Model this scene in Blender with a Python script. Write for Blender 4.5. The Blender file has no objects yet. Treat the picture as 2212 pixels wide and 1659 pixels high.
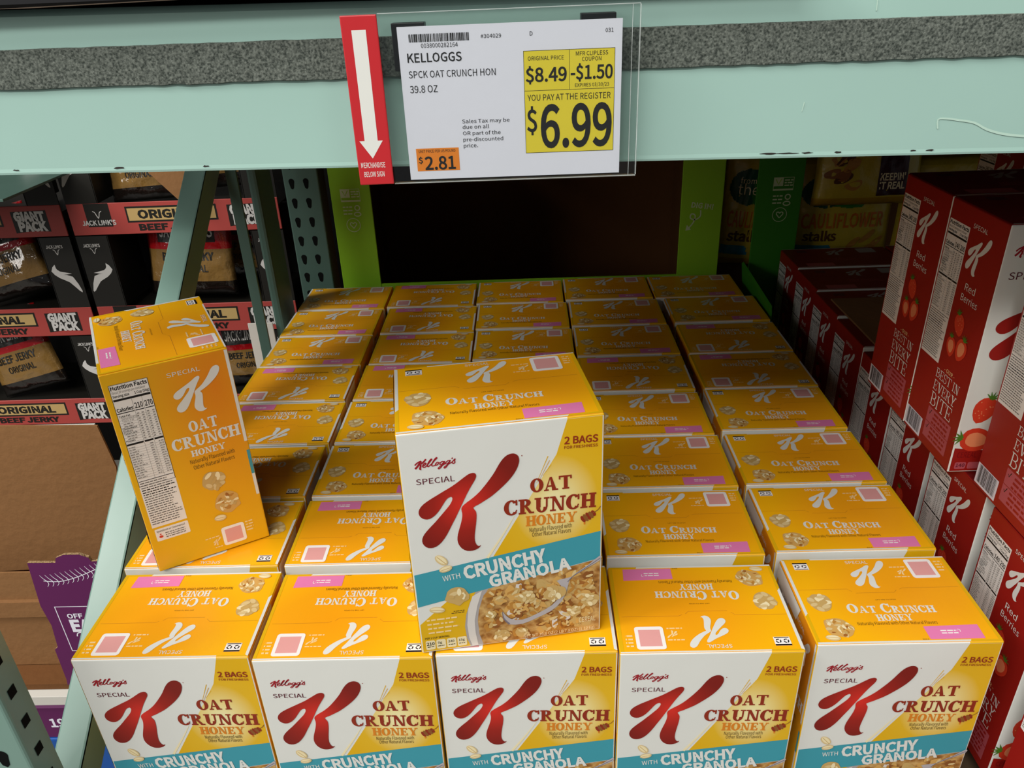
import bpy, bmesh, math, os, random
from mathutils import Vector, Matrix, Euler, noise
from mathutils.geometry import tessellate_polygon

S = bpy.context.scene
COL = S.collection
rad = math.radians

# ------------------------------------------------------------------ camera, world, lamps, exposure
cd = bpy.data.cameras.new('camera')
cam = bpy.data.objects.new('camera', cd)
COL.objects.link(cam)
cd.sensor_width = 36.0
cd.lens = 27.265
cd.clip_start = 0.02
_A = Vector((0.99925737, 0.00930032, -0.03739275))
_U = Vector((0.02888221, 0.46157525, 0.88663076))
_F = Vector((-0.02550552, 0.88705231, -0.46096385))
cam.matrix_world = Matrix(((_A.x, _U.x, -_F.x, 0.52281), (_A.y, _U.y, -_F.y, -0.63296), (_A.z, _U.z, -_F.z, 0.64698), (0, 0, 0, 1)))
S.camera = cam

w = bpy.data.worlds.new('warehouse_air')
S.world = w
w.use_nodes = True
w.node_tree.nodes['Background'].inputs[0].default_value = (0.80, 0.86, 0.90, 1)
w.node_tree.nodes['Background'].inputs[1].default_value = 0.12


def lamp(name, loc, size, energy, color, target):
    ld = bpy.data.lights.new(name, 'AREA')
    ld.shape = 'RECTANGLE'
    ld.size, ld.size_y = size
    ld.energy = energy
    ld.color = color
    o = bpy.data.objects.new(name, ld)
    COL.objects.link(o)
    o.location = loc
    o.rotation_euler = (Vector(target) - Vector(loc)).to_track_quat('-Z', 'Y').to_euler()
    return o


LC = (1.0, 0.975, 0.93)
lamp('aisle_ceiling_lamp', (-0.4, -1.85, 3.7), (3.4, 0.30), 78, LC, (0.4, 0.0, 0.0))
lamp('outer_ceiling_lamp', (-0.8, -3.7, 3.7), (3.0, 0.30), 158, LC, (0.4, 0.1, 0.0))
lamp('left_ceiling_lamp', (-4.6, -3.8, 3.4), (2.2, 1.2), 50, LC, (0.3, 0.4, 0.0))
lamp('right_ceiling_lamp', (5.2, -4.2, 3.4), (2.2, 1.2), 50, LC, (0.6, 0.3, 0.0))
lamp('far_ceiling_lamp', (-7.5, -7.2, 3.2), (3.0, 2.0), 150, LC, (0.3, 0.8, 0.0))
lamp('side_ceiling_lamp', (-3.2, -1.0, 3.7), (1.4, 1.4), 170, LC, (0.1, 0.8, 0.0))

S.view_settings.view_transform = 'Standard'
S.view_settings.look = 'None'
S.view_settings.gamma = 1
S.view_settings.use_curve_mapping = False
S.view_settings.exposure = -0.15

# ------------------------------------------------------------------ materials
MATS = {}


def lin(c):
    if isinstance(c, str):
        c = [int(c[i:i + 2], 16) / 255 for i in (0, 2, 4)]
    return tuple(((x / 12.92) if x <= 0.04045 else ((x + 0.055) / 1.055) ** 2.4) for x in c) + (1.0,)


def mat(name, hexc, rough=0.45, metal=0.0, spec=0.5, bump=0.0, bscale=30.0, mottle=0.0, mscale=6.0, coat=0.0):
    if name in MATS:
        return MATS[name]
    m = bpy.data.materials.new(name)
    m.use_nodes = True
    nt = m.node_tree
    b = nt.nodes['Principled BSDF']
    c = lin(hexc)
    b.inputs['Base Color'].default_value = c
    b.inputs['Roughness'].default_value = rough
    b.inputs['Metallic'].default_value = metal
    b.inputs['Specular IOR Level'].default_value = spec
    b.inputs['Coat Weight'].default_value = coat
    tc = nt.nodes.new('ShaderNodeTexCoord')
    if mottle > 0:
        n = nt.nodes.new('ShaderNodeTexNoise')
        n.inputs['Scale'].default_value = mscale
        n.inputs['Detail'].default_value = 5
        nt.links.new(tc.outputs['Object'], n.inputs['Vector'])
        mx = nt.nodes.new('ShaderNodeMix')
        mx.data_type = 'RGBA'
        mx.inputs[6].default_value = tuple(x * (1 - mottle) for x in c[:3]) + (1,)
        mx.inputs[7].default_value = tuple(min(1, x * (1 + mottle)) for x in c[:3]) + (1,)
        nt.links.new(n.outputs['Fac'], mx.inputs[0])
        nt.links.new(mx.outputs[2], b.inputs['Base Color'])
    if bump > 0:
        n2 = nt.nodes.new('ShaderNodeTexNoise')
        n2.inputs['Scale'].default_value = bscale
        n2.inputs['Detail'].default_value = 3
        nt.links.new(tc.outputs['Object'], n2.inputs['Vector'])
        bp = nt.nodes.new('ShaderNodeBump')
        bp.inputs['Strength'].default_value = bump
        bp.inputs['Distance'].default_value = 0.01
        nt.links.new(n2.outputs['Fac'], bp.inputs['Height'])
        nt.links.new(bp.outputs['Normal'], b.inputs['Normal'])
    MATS[name] = m
    return m


def ink(name, hexc, rough=0.42):
    return mat(name, hexc, rough=rough, spec=0.45, bump=0.05, bscale=14)


def grad(name, stops, center, scale, rough=0.42, linear=None):
    """printed colour gradient over the panel's own UV (mm/100)"""
    m = ink(name, 'ffffff', rough)
    nt = m.node_tree
    b = nt.nodes['Principled BSDF']
    uv = nt.nodes.new('ShaderNodeUVMap')
    mp = nt.nodes.new('ShaderNodeMapping')
    mp.vector_type = 'POINT'
    g = nt.nodes.new('ShaderNodeTexGradient')
    if linear:
        mp.inputs['Rotation'].default_value = (0, 0, linear)
        mp.inputs['Scale'].default_value = (scale[0], scale[1], 1)
        mp.inputs['Location'].default_value = (center[0], center[1], 0)
        g.gradient_type = 'LINEAR'
    else:
        mp.inputs['Location'].default_value = (-center[0] * scale[0], -center[1] * scale[1], 0)
        mp.inputs['Scale'].default_value = (scale[0], scale[1], 1)
        g.gradient_type = 'SPHERICAL'
    r = nt.nodes.new('ShaderNodeValToRGB')
    e = r.color_ramp.elements
    while len(e) < len(stops):
        e.new(0.5)
    for i, (p, h) in enumerate(stops):
        e[i].position = p
        e[i].color = lin(h)
    nt.links.new(uv.outputs[0], mp.inputs['Vector'])
    nt.links.new(mp.outputs[0], g.inputs[0])
    nt.links.new(g.outputs[0], r.inputs[0])
    nt.links.new(r.outputs[0], b.inputs['Base Color'])
    return m


W_, D_, H_ = 198.6, 138.0, 277.0          # oat cereal carton, mm
RW, RD, RH = 235.0, 127.0, 322.0          # red cereal carton, mm

ink('white', 'dedfd9')
ink('card_white', 'e3e3ee', 0.55)
ink('yellow', 'e0b010')
grad('glow_yellow', [(0.0, 'dfae0c'), (0.35, 'e0b21e'), (0.85, 'efe3a4'), (1.0, 'f0e8b8')], (1.50, 1.80), (1.5, 1.15))
grad('lid_orange', [(0.0, 'fab60f'), (0.45, 'f6a814'), (1.0, 'f1a013')], (1.25, 0.80), (0.95, 1.1), rough=0.33)
grad('side_orange', [(0.0, 'eab40e'), (0.45, 'e8a311'), (1.0, 'e5850f')], (1.15, 2.35), (0.9, 0.42))
grad('logo_red', [(0.0, '7d170e'), (0.45, '9a1d12'), (1.0, 'd82c20')], (0.60, 1.90), (1.75, 1.75))
ink('teal', '3c98a8')
ink('brown_red', '8e2a12')
ink('plum', '5d1a2a')
ink('script_red', '9c1020')
ink('honey_orange', 'd8801c')
ink('dark_text', '5a4418')
ink('black', '15120f')
ink('grey_line', '8a8680')
ink('grey_text', '6e6a66')
ink('panel_white', 'ece8e2')
ink('pink', 'e67fb4')
ink('pale_print', 'f3d59a')
ink('code_card', 'f3efec')
ink('code_pink', 'e3a3a0')
ink('oat_a', 'd9c08a')
ink('oat_b', 'c7a565')
ink('oat_c', 'efe0b4')
ink('flake_a', 'b98238')
ink('flake_b', 'a2652a')
ink('flake_c', 'd2a45a')
ink('flake_d', '8b5424')
ink('milk', 'd9d3cc')
ink('bowl_grey', 'a9a3a2')
ink('steel_print', 'b4aeb0')
ink('steel_dark', '77707a')
ink('red', '981812')
ink('dark_red', '7b0d10')
ink('strawberry', 'd13a22')
ink('strawberry_pale', 'e88a5e')
ink('leaf', '4c7a24')
ink('pink_panel', 'b5535c')
ink('barcode', '2a2626')
ink('sign_red', 'bf2a30', 0.35)
ink('sign_yellow', 'e4d03a', 0.5)
ink('sign_orange', 'e8862a', 0.5)
ink('sign_ink', '1b1b1d', 0.6)
ink('jerky_red', 'a5403a', 0.5)
ink('jerky_tan', 'b89a62', 0.5)
ink('jerky_black', '16140f', 0.5)
ink('silver', 'c9c6c2')
ink('purple', '5a1450', 0.55)
ink('purple_light', '8a4a80', 0.55)
ink('green_print', '86bb1c', 0.6)
ink('green_deep', '2f7d10', 0.6)
ink('green_pale', 'bccca2', 0.6)
ink('maroon', '3a1220')
ink('chip_orange', 'c56a18')
ink('chip_brown', '5a3312')
ink('bag_green', '2f7a22')
ink('bag_green_dark', '14523a')
ink('bag_blue', '2a7f9a')
ink('blue', '0d4f9e')
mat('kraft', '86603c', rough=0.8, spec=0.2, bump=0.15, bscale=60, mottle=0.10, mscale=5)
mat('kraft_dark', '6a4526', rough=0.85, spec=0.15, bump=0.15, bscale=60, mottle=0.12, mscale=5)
mat('kraft_edge', 'a58863', rough=0.9, spec=0.1, bump=0.8, bscale=220, mottle=0.3, mscale=160)
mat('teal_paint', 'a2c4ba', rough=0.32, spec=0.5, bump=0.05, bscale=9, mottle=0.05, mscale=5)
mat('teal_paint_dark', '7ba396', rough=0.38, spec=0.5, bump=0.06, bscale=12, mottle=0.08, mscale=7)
mat('teal_paint_mid', '77978c', rough=0.32, spec=0.5, bump=0.05, bscale=9, mottle=0.06, mscale=6)  # the beam's teal darkened; shade of brace and front upright put in it
mat('teal_paint_shaded', '486259', rough=0.45, spec=0.4, mottle=0.12, mscale=8)  # darker copy of the rack teal; rear posts' shade put into the colour
mat('scratch_paint', 'b9d6c8', rough=0.5)
mat('chip_metal', '2b2622', rough=0.6)
mat('hole_dark', '0b0d0c', rough=0.9, spec=0.1)
mat('concrete', '77736c', rough=0.6, mottle=0.2, mscale=3)
mat('deck_wood', '4a3a28', rough=0.9, mottle=0.25, mscale=8)
mat('dark_wall', '0c0b0a', rough=0.95, spec=0.1)
mat('black_plastic', '0e0e12', rough=0.4)
mat('white_board', 'c9c6be', rough=0.7, mottle=0.04)


def felt():
    m = mat('felt_grey', '6a7068', rough=0.95, spec=0.1)
    nt = m.node_tree
    b = nt.nodes['Principled BSDF']
    tc = nt.nodes.new('ShaderNodeTexCoord')
    n = nt.nodes.new('ShaderNodeTexNoise')
    n.inputs['Scale'].default_value = 700
    n.inputs['Detail'].default_value = 4
    r = nt.nodes.new('ShaderNodeValToRGB')
    r.color_ramp.elements[0].position = 0.32
    r.color_ramp.elements[0].color = lin('363c38')
    r.color_ramp.elements[1].position = 0.72
    r.color_ramp.elements[1].color = lin('7b8179')
    nt.links.new(tc.outputs['Object'], n.inputs['Vector'])
    nt.links.new(n.outputs['Fac'], r.inputs[0])
    nt.links.new(r.outputs[0], b.inputs['Base Color'])
    bp = nt.nodes.new('ShaderNodeBump')
    bp.inputs['Strength'].default_value = 0.5
    bp.inputs['Distance'].default_value = 0.0012
    nt.links.new(n.outputs['Fac'], bp.inputs['Height'])
    nt.links.new(bp.outputs['Normal'], b.inputs['Normal'])


felt()


def cereal_mat():
    m = ink('cereal_print', 'a87838')
    nt = m.node_tree
    b = nt.nodes['Principled BSDF']
    uv = nt.nodes.new('ShaderNodeUVMap')
    v = nt.nodes.new('ShaderNodeTexVoronoi')
    v.inputs['Scale'].default_value = 11
    n = nt.nodes.new('ShaderNodeTexNoise')
    n.inputs['Scale'].default_value = 26
    n.inputs['Detail'].default_value = 5
    mx = nt.nodes.new('ShaderNodeMix')
    mx.data_type = 'FLOAT'
    mx.inputs[0].default_value = 0.45
    r = nt.nodes.new('ShaderNodeValToRGB')
    e = r.color_ramp.elements
    e.new(0.5)
    for i, (p, h) in enumerate([(0.15, '5d3413'), (0.42, 'a06c30'), (0.78, 'd2ab6a')]):
        e[i].position = p
        e[i].color = lin(h)
    nt.links.new(uv.outputs[0], v.inputs['Vector'])
    nt.links.new(uv.outputs[0], n.inputs['Vector'])
    nt.links.new(v.outputs['Distance'], mx.inputs[2])
    nt.links.new(n.outputs['Fac'], mx.inputs[3])
    nt.links.new(mx.outputs[0], r.inputs[0])
    nt.links.new(r.outputs[0], b.inputs['Base Color'])


cereal_mat()


def plastic_mat():
    m = mat('clear_plastic', 'ffffff', rough=0.06, bump=0.25, bscale=22)
    nt = m.node_tree
    pb = nt.nodes['Principled BSDF']
    out = nt.nodes['Material Output']
    nrm = pb.inputs['Normal'].links[0].from_socket
    tr = nt.nodes.new('ShaderNodeBsdfTransparent')
    tr.inputs[0].default_value = (0.97, 0.98, 0.975, 1)
    gl = nt.nodes.new('ShaderNodeBsdfGlossy')
    gl.inputs['Roughness'].default_value = 0.05
    lw = nt.nodes.new('ShaderNodeLayerWeight')
    pw = nt.nodes.new('ShaderNodeMath')
    pw.operation = 'POWER'
    pw.inputs[1].default_value = 4.0
    ma = nt.nodes.new('ShaderNodeMath')
    ma.operation = 'MULTIPLY_ADD'
    ma.inputs[1].default_value = 0.6
    ma.inputs[2].default_value = 0.045
    nt.links.new(nrm, gl.inputs['Normal'])
    nt.links.new(lw.outputs['Facing'], pw.inputs[0])
    nt.links.new(pw.outputs[0], ma.inputs[0])
    mx = nt.nodes.new('ShaderNodeMixShader')
    nt.links.new(ma.outputs[0], mx.inputs[0])
    nt.links.new(tr.outputs[0], mx.inputs[1])
    nt.links.new(gl.outputs[0], mx.inputs[2])
    nt.links.new(mx.outputs[0], out.inputs['Surface'])


plastic_mat()
mat('plastic_edge_glint', 'e8eeec', rough=0.12).node_tree.nodes['Principled BSDF'].inputs['Alpha'].default_value = 0.38  # whitish film; the sleeve's edge highlights are put into this colour


def band_mat(name, stops, rough=0.16, coat=0.6, bump=0.35, bscale=45, axis=1):
    """glossy printed film: hard colour bands along UV"""
    m = mat(name, '888888', rough=rough, coat=coat, bump=bump, bscale=bscale)
    nt = m.node_tree
    b = nt.nodes['Principled BSDF']
    uv = nt.nodes.new('ShaderNodeUVMap')
    sp = nt.nodes.new('ShaderNodeSeparateXYZ')
    r = nt.nodes.new('ShaderNodeValToRGB')
    r.color_ramp.interpolation = 'CONSTANT'
    e = r.color_ramp.elements
    while len(e) < len(stops):
        e.new(0.5)
    for i, (p, h) in enumerate(stops):
        e[i].position = p
        e[i].color = lin(h)
    nt.links.new(uv.outputs[0], sp.inputs[0])
    nt.links.new(sp.outputs[axis], r.inputs[0])
    nt.links.new(r.outputs[0], b.inputs['Base Color'])
    return m


band_mat('jerky_film', [(0, '1a1512'), (0.16, '7d5f32'), (0.52, '9c1218')], rough=0.10, coat=1.0, bump=0.5, bscale=38)
band_mat('veggie_film', [(0, 'b08a1c'), (0.08, 'c4ac34'), (0.93, 'b09a28')], rough=0.3, coat=0.3)

# ------------------------------------------------------------------ 2-D artwork builder (mm)


def smooth(pts, n=3, closed=True):
    out = []
    N = len(pts)
    rng = range(N) if closed else range(N - 1)
    for i in rng:
        if closed:
            p0, p1, p2, p3 = (pts[(i + k) % N] for k in (-1, 0, 1, 2))
        else:
            p0, p1, p2, p3 = pts[max(i - 1, 0)], pts[i], pts[i + 1], pts[min(i + 2, N - 1)]
        for k in range(n):
            t = k / n
            out.append(tuple(0.5 * ((2 * p1[a]) + (-p0[a] + p2[a]) * t + (2 * p0[a] - 5 * p1[a] + 4 * p2[a] - p3[a]) * t * t +
                                    (-p0[a] + 3 * p1[a] - 3 * p2[a] + p3[a]) * t ** 3) for a in (0, 1)))
    if not closed:
        out.append(tuple(pts[-1]))
    return out


_glyph = {}
SANS = None
try:                                        # the sans face that ships inside Blender itself
    SANS = bpy.data.fonts.load(os.path.join(bpy.utils.system_resource('DATAFILES'), 'fonts', 'Noto Sans CJK Regular.woff2'))
except Exception:
    SANS = None


def glyphs(s, bold):
    key = (s, bold)
    if key in _glyph:
        return _glyph[key]
    cu = bpy.data.curves.new('lettering', 'FONT')
    cu.body = s
    if SANS:
        cu.font = SANS
    cu.resolution_u = 5 if '.' in s or s == '$' else 2
    cu.offset = bold * 0.42
    o = bpy.data.objects.new('lettering', cu)
    COL.objects.link(o)
    dg = bpy.context.evaluated_depsgraph_get()
    me = bpy.data.meshes.new_from_object(o.evaluated_get(dg))
    vs = [(v.co.x, v.co.y) for v in me.vertices]
    fs = [tuple(p.vertices) for p in me.polygons]
    bpy.data.objects.remove(o)
    bpy.data.curves.remove(cu)
    bpy.data.meshes.remove(me)
    _glyph[key] = (vs, fs)
    return _glyph[key]


CAP = None


def quad_ring(cx, cy, rx, ry, ix, iy, a0=0.0, a1=360.0, n=20):
    vs, fs = [], []
    for i in range(n + 1):
        a = rad(a0 + (a1 - a0) * i / n)
        vs.append((cx + rx * math.cos(a), cy + ry * math.sin(a)))
        vs.append((cx + ix * math.cos(a), cy + iy * math.sin(a)))
        if i:
            k = 2 * i
            fs.append((k - 2, k, k + 1, k - 1))
    return vs, fs


def R4(x0, y0, x1, y1):
    return [(x0, y0), (x1, y0), (x1, y1), (x0, y1)]


def slab(ch, T=0.24, t=0.10, sh=0.11):
    """a slab-serif capital in a unit-high box: (polygons, rings, width)"""
    P, G = [], []

    def stem(x, y0=0.0, y1=1.0, top=True, bot=True, ov=0.09, w=T):
        P.append(R4(x, y0, x + w, y1))
        if bot:
            P.append(R4(x - ov, y0, x + w + ov, y0 + sh))
        if top:
            P.append(R4(x - ov, y1 - sh, x + w + ov, y1))
    if ch == 'O':
        G.append(quad_ring(.45, .5, .45, .52, .45 - T * 1.1, .52 - t))
        return P, G, .90
    if ch == 'C':
        G.append(quad_ring(.45, .5, .45, .52, .45 - T * 1.1, .52 - t, 42, 318))
        P.append(R4(.70, .64, .70 + t, 1.0))
        P.append([(.72, .14), (.80, .30), (.74, .36), (.66, .18)])
        return P, G, .84
    if ch == 'H':
        stem(.10)
        stem(.62)
        P.append(R4(.2, .45, .7, .45 + t * 1.2))
        return P, G, .92
    if ch == 'A':
        P += [[(.40, 1.0), (.54, 1.0), (.86, 0), (.86 - T * 1.15, 0)], [(.40, 1.0), (.46, 1.0), (.17, 0), (.17 - t, 0)],
              R4(.26, .28, .66, .28 + t), R4(.0, 0, .32, sh), R4(.54, 0, .96, sh)]
        return P, G, .96
    if ch == 'T':
        stem(.36, top=False, ov=.11)
        P += [R4(.02, 1 - sh, .90, 1), R4(.02, .74, .02 + t, 1), R4(.90 - t, .74, .90, 1)]
        return P, G, .92
    if ch == 'R':
        stem(.10)
        G.append(quad_ring(.40, .74, .34, .26, .34 - T, .26 - t, -90, 90, 12))
        P += [R4(.2, 1 - t, .42, 1), R4(.2, .48, .42, .48 + t), [(.34, .52), (.52, .52), (.86, 0), (.66, 0)], R4(.66, 0, .94, sh)]
        return P, G, .94
    if ch == 'U':
        P += [R4(.10, .35, .10 + T, 1), R4(.68, .35, .68 + t, 1), R4(0, 1 - sh, .40, 1), R4(.56, 1 - sh, .90, 1)]
        G.append(quad_ring(.4325, .36, .3375, .38, .3375 - T * .9, .38 - t, 180, 360, 14))
        return P, G, .90
    if ch == 'N':
        P += [R4(.14, 0, .14 + t, 1), R4(.72, 0, .72 + t, 1), [(.10, 1), (.32, 1), (.81, 0), (.62, 0)], R4(.0, 0, .36, sh),
              R4(0, 1 - sh, .25, 1), R4(.60, 1 - sh, .94, 1)]
        return P, G, .94
    if ch == 'E':
        stem(.10)
        P += [R4(.1, 0, .76, t), R4(.1, 1 - t, .74, 1), R4(.1, .46, .52, .46 + t), R4(.76 - t, 0, .76, .30), R4(.74 - t, .72, .74, 1), R4(.50, .34, .50 + t * .8, .66)]
        return P, G, .82
    if ch == 'Y':
        P += [R4(.38, 0, .38 + T, .45), R4(.24, 0, .72, sh), [(.08, 1), (.32, 1), (.58, .42), (.40, .42)], [(.76, 1), (.88, 1), (.58, .42), (.48, .42)],
              R4(0, 1 - sh, .40, 1), R4(.66, 1 - sh, .98, 1)]
        return P, G, .96
    if ch == 'B':
        stem(.10)
        G.append(quad_ring(.40, .75, .30, .25, .30 - T * .9, .25 - t, -90, 90, 12))
        G.append(quad_ring(.42, .26, .36, .27, .36 - T * .9, .27 - t, -90, 90, 12))
        P += [R4(.2, 1 - t, .42, 1), R4(.2, .47, .44, .47 + t), R4(.2, 0, .44, t)]
        return P, G, .84
    if ch == 'I':
        stem(.10)
        return P, G, .40
    if ch == 'V':
        P += [[(.08, 1), (.30, 1), (.56, 0), (.42, 0)], [(.78, 1), (.87, 1), (.56, 0), (.48, 0)], R4(0, 1 - sh, .38, 1), R4(.66, 1 - sh, .98, 1)]
        return P, G, .98
    if ch == 'S':
        G.append(quad_ring(.36, .74, .32, .28, .32 - T * .8, .28 - t, 30, 270, 14))
        G.append(quad_ring(.36, .26, .34, .28, .34 - T * .8, .28 - t, -150, 90, 14))
        P += [R4(.60, .70, .60 + t, 1), R4(.02, 0, .02 + t, .30)]
        return P, G, .74
    return P, G, .35


class Art:
    def __init__(self):
        self.v, self.f, self.m, self.k = [], [], [], 0

    def raw(self, vs, fs, m, layer, fn=None):
        b = len(self.v)
        self.k += 1
        layer = layer + 0.026 * (self.k % 30)      # every printed shape gets its own hair-thin film of ink
        for p in vs:
            if fn:
                p = fn(p)
            self.v.append((p[0], p[1], layer))
        for f in fs:
            if isinstance(f, int):
                continue
            self.f.append(tuple(b + i for i in f))
            self.m.append(m)

    def poly(self, pts, m, layer=1):
        tris = tessellate_polygon([[Vector((p[0], p[1], 0)) for p in pts]])
        fs = []
        for t in tris:
            a, b, c = (pts[i] for i in t)
            ar = (b[0] - a[0]) * (c[1] - a[1]) - (b[1] - a[1]) * (c[0] - a[0])
            if abs(ar) > 1e-9:
                fs.append(tuple(t) if ar > 0 else (t[0], t[2], t[1]))
        self.raw(pts, fs, m, layer)

    def rect(self, x0, y0, x1, y1, m, layer=1):
        self.raw(R4(x0, y0, x1, y1), [(0, 1, 2, 3)], m, layer)

    def frame(self, x0, y0, x1, y1, t, m, layer=1):
        self.rect(x0, y0, x1, y0 + t, m, layer)
        self.rect(x0, y1 - t, x1, y1, m, layer)
        self.rect(x0, y0 + t, x0 + t, y1 - t, m, layer)
        self.rect(x1 - t, y0 + t, x1, y1 - t, m, layer)

    def rrect(self, x0, y0, x1, y1, r, m, layer=1):
        pts = []
        for cx, cy, a in ((x1 - r, y0 + r, -90), (x1 - r, y1 - r, 0), (x0 + r, y1 - r, 90), (x0 + r, y0 + r, 180)):
            for k in range(5):
                q = rad(a + 22.5 * k)
                pts.append((cx + r * math.cos(q), cy + r * math.sin(q)))
        self.poly(pts, m, layer)

    def ell(self, cx, cy, rx, ry, m, layer=1, ang=0.0, n=14):
        c, s = math.cos(rad(ang)), math.sin(rad(ang))
        pts = []
        for i in range(n):
            a = 2 * math.pi * i / n
            x, y = rx * math.cos(a), ry * math.sin(a)
            pts.append((cx + x * c - y * s, cy + x * s + y * c))
        self.poly(pts, m, layer)

    def ring(self, cx, cy, rx, ry, t, m, layer=1, a0=0, a1=360, n=20):
        vs, fs = quad_ring(cx, cy, rx, ry, rx - t, ry - t, a0, a1, n)
        self.raw(vs, fs, m, layer)

    def stroke(self, pts, wd, m, layer=1, n=3):
        p = smooth(pts, n, closed=False) if n > 1 else pts
        L = len(p)
        vs, fs = [], []
        for i in range(L):
            a, b = p[max(i - 1, 0)], p[min(i + 1, L - 1)]
            dx, dy = b[0] - a[0], b[1] - a[1]
            d = math.hypot(dx, dy) or 1
            ww = wd if not isinstance(wd, (tuple, list)) else wd[0] + (wd[1] - wd[0]) * i / (L - 1)
            vs.append((p[i][0] - dy / d * ww / 2, p[i][1] + dx / d * ww / 2))
            vs.append((p[i][0] + dy / d * ww / 2, p[i][1] - dx / d * ww / 2))
            if i:
                k = 2 * i
                fs.append((k - 2, k - 1, k + 1, k))
        self.raw(vs, fs, m, layer)

    def place(self, x, y, ang=0.0, shear=0.0):
        c, s = math.cos(rad(ang)), math.sin(rad(ang))

        def fn(p):
            px, py = p[0] + shear * p[1], p[1]
            return (x + px * c - py * s, y + px * s + py * c)
        return fn

    def text(self, s, x, y, cap, m, layer=2, width=None, ang=0.0, shear=0.0, bold=0.0, align='l'):
        global CAP
        if CAP is None:
            CAP = max(v[1] for v in glyphs('H', 0.0)[0])
        vs, fs = glyphs(s, bold)
        if not vs:
            return
        x0 = min(v[0] for v in vs)
        x1 = max(v[0] for v in vs)
        k = cap / CAP
        kx = width / (x1 - x0) if width else k
        wd = (x1 - x0) * kx
        off = {'l': 0, 'c': -wd / 2, 'r': -wd}[align]
        g = self.place(x, y, ang, shear)
        self.raw([((v[0] - x0) * kx + off, v[1] * k) for v in vs], fs, m, layer, g)

    def serif(self, s, x, y, cap, width, m, layer=2, T=0.24, t=0.10, sh=0.11, ang=0.0, gap=0.03, caps1=None):
        """slab lettering fitted in width; caps1 = relative size of lower letters (small capitals)"""
        items, cx = [], 0.0
        for w_i, word in enumerate(s.split(' ')):
            if w_i:
                cx += 0.35
            for i, ch in enumerate(word):
                sc = 1.0 if (caps1 is None or i == 0) else caps1
                P, G, wd = slab(ch, T, t, sh)
                items.append((P, G, cx, sc))
                cx += (wd + gap) * sc
        k = width / (cx - gap)
        g = self.place(x, y, ang)
        for P, G, ox, sc in items:
            for p in P:
                q = [((a * sc + ox) * k, b * sc * cap) for a, b in p]
                ar = sum(q[i][0] * q[(i + 1) % len(q)][1] - q[(i + 1) % len(q)][0] * q[i][1] for i in range(len(q)))
                if ar < 0:
                    q.reverse()
                self.raw(q, [tuple(range(len(q)))], m, layer, g)
            for vs, fs in G:
                self.raw([((a * sc + ox) * k, b * sc * cap) for a, b in vs], fs, m, layer, g)

    def blob(self, cx, cy, rx, ry, m, layer, rng, n=11, rough=0.25, ang=0.0):
        c, s = math.cos(rad(ang)), math.sin(rad(ang))
        pts = []
        for i in range(n):
            a = 2 * math.pi * i / n
            k = 1 + rng.uniform(-rough, rough)
            x, y = rx * k * math.cos(a), ry * k * math.sin(a)
            pts.append((cx + x * c - y * s, cy + x * s + y * c))
        self.poly(smooth(pts, 2), m, layer)

    def mesh(self, name, fn, uvk=0.01, bm=None, mats=None):
        """fn(u, v, layer) -> 3-D point in metres"""
        own = bm is None
        if own:
            bm = bmesh.new()
            bm.loops.layers.uv.new('UVMap')
            mats = []
        uvl = bm.loops.layers.uv[0]
        vs = [bm.verts.new(fn(*p)) for p in self.v]
        for f, m in zip(self.f, self.m):
            if m not in mats:
                mats.append(m)
            try:
                nf = bm.faces.new([vs[i] for i in f])
            except ValueError:
                continue
            nf.material_index = mats.index(m)
            for lp, i in zip(nf.loops, f):
                lp[uvl].uv = (self.v[i][0] * uvk, self.v[i][1] * uvk)
        if own:
            return finish(name, bm, mats)


def finish(name, bm, mats):
    me = bpy.data.meshes.new(name)
    bm.to_mesh(me)
    bm.free()
    for m in mats:
        me.materials.append(MATS[m])
    return me


def planar(o, u, v, n, eps=0.00014):
    o, u, v, n = (Vector(q) for q in (o, u, v, n))
    return lambda x, y, l: o + u * (x * 0.001) + v * (y * 0.001) + n * (l * eps)


def link(name, me, parent=None, loc=(0, 0, 0), rot=(0, 0, 0)):
    o = bpy.data.objects.new(name, me)
    COL.objects.link(o)
    o.location = loc
    o.rotation_euler = rot
    if parent:
        o.parent = parent
    return o


def tag(o, label=None, cat=None, group=None, kind=None):
    if label:
        o['label'] = label
    if cat:
        o['category'] = cat
    if group:
        o['group'] = group
    if kind:
        o['kind'] = kind
    return o


def thing(name, label, cat, loc=(0, 0, 0), rot=(0, 0, 0), group=None):
    return tag(link(name, None, None, loc, rot), label, cat, group)


def new_bm():
    bm = bmesh.new()
    bm.loops.layers.uv.new('UVMap')
    return bm


def add_box(bm, lo, hi, mi=0, bevel=0.0, seg=2, M=None):
    r = bmesh.ops.create_cube(bm, size=1.0)
    vs = r['verts']
    lo, hi = Vector(lo), Vector(hi)
    for v in vs:
        v.co = Vector(((v.co.x + .5) * (hi.x - lo.x) + lo.x, (v.co.y + .5) * (hi.y - lo.y) + lo.y, (v.co.z + .5) * (hi.z - lo.z) + lo.z))
    fs = list({f for v in vs for f in v.link_faces})
    if bevel > 0:
        es = list({e for v in vs for e in v.link_edges})
        rb = bmesh.ops.bevel(bm, geom=es, offset=bevel, segments=seg, affect='EDGES', profile=0.6)
        fs = list(set(f for f in fs if f.is_valid) | set(rb['faces']))
        vs = list({v for f in fs for v in f.verts})
    for f in fs:
        if f.is_valid:
            f.material_index = mi
    if M is not None:
        bmesh.ops.transform(bm, matrix=M, verts=[v for v in vs if v.is_valid])
    return fs


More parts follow.
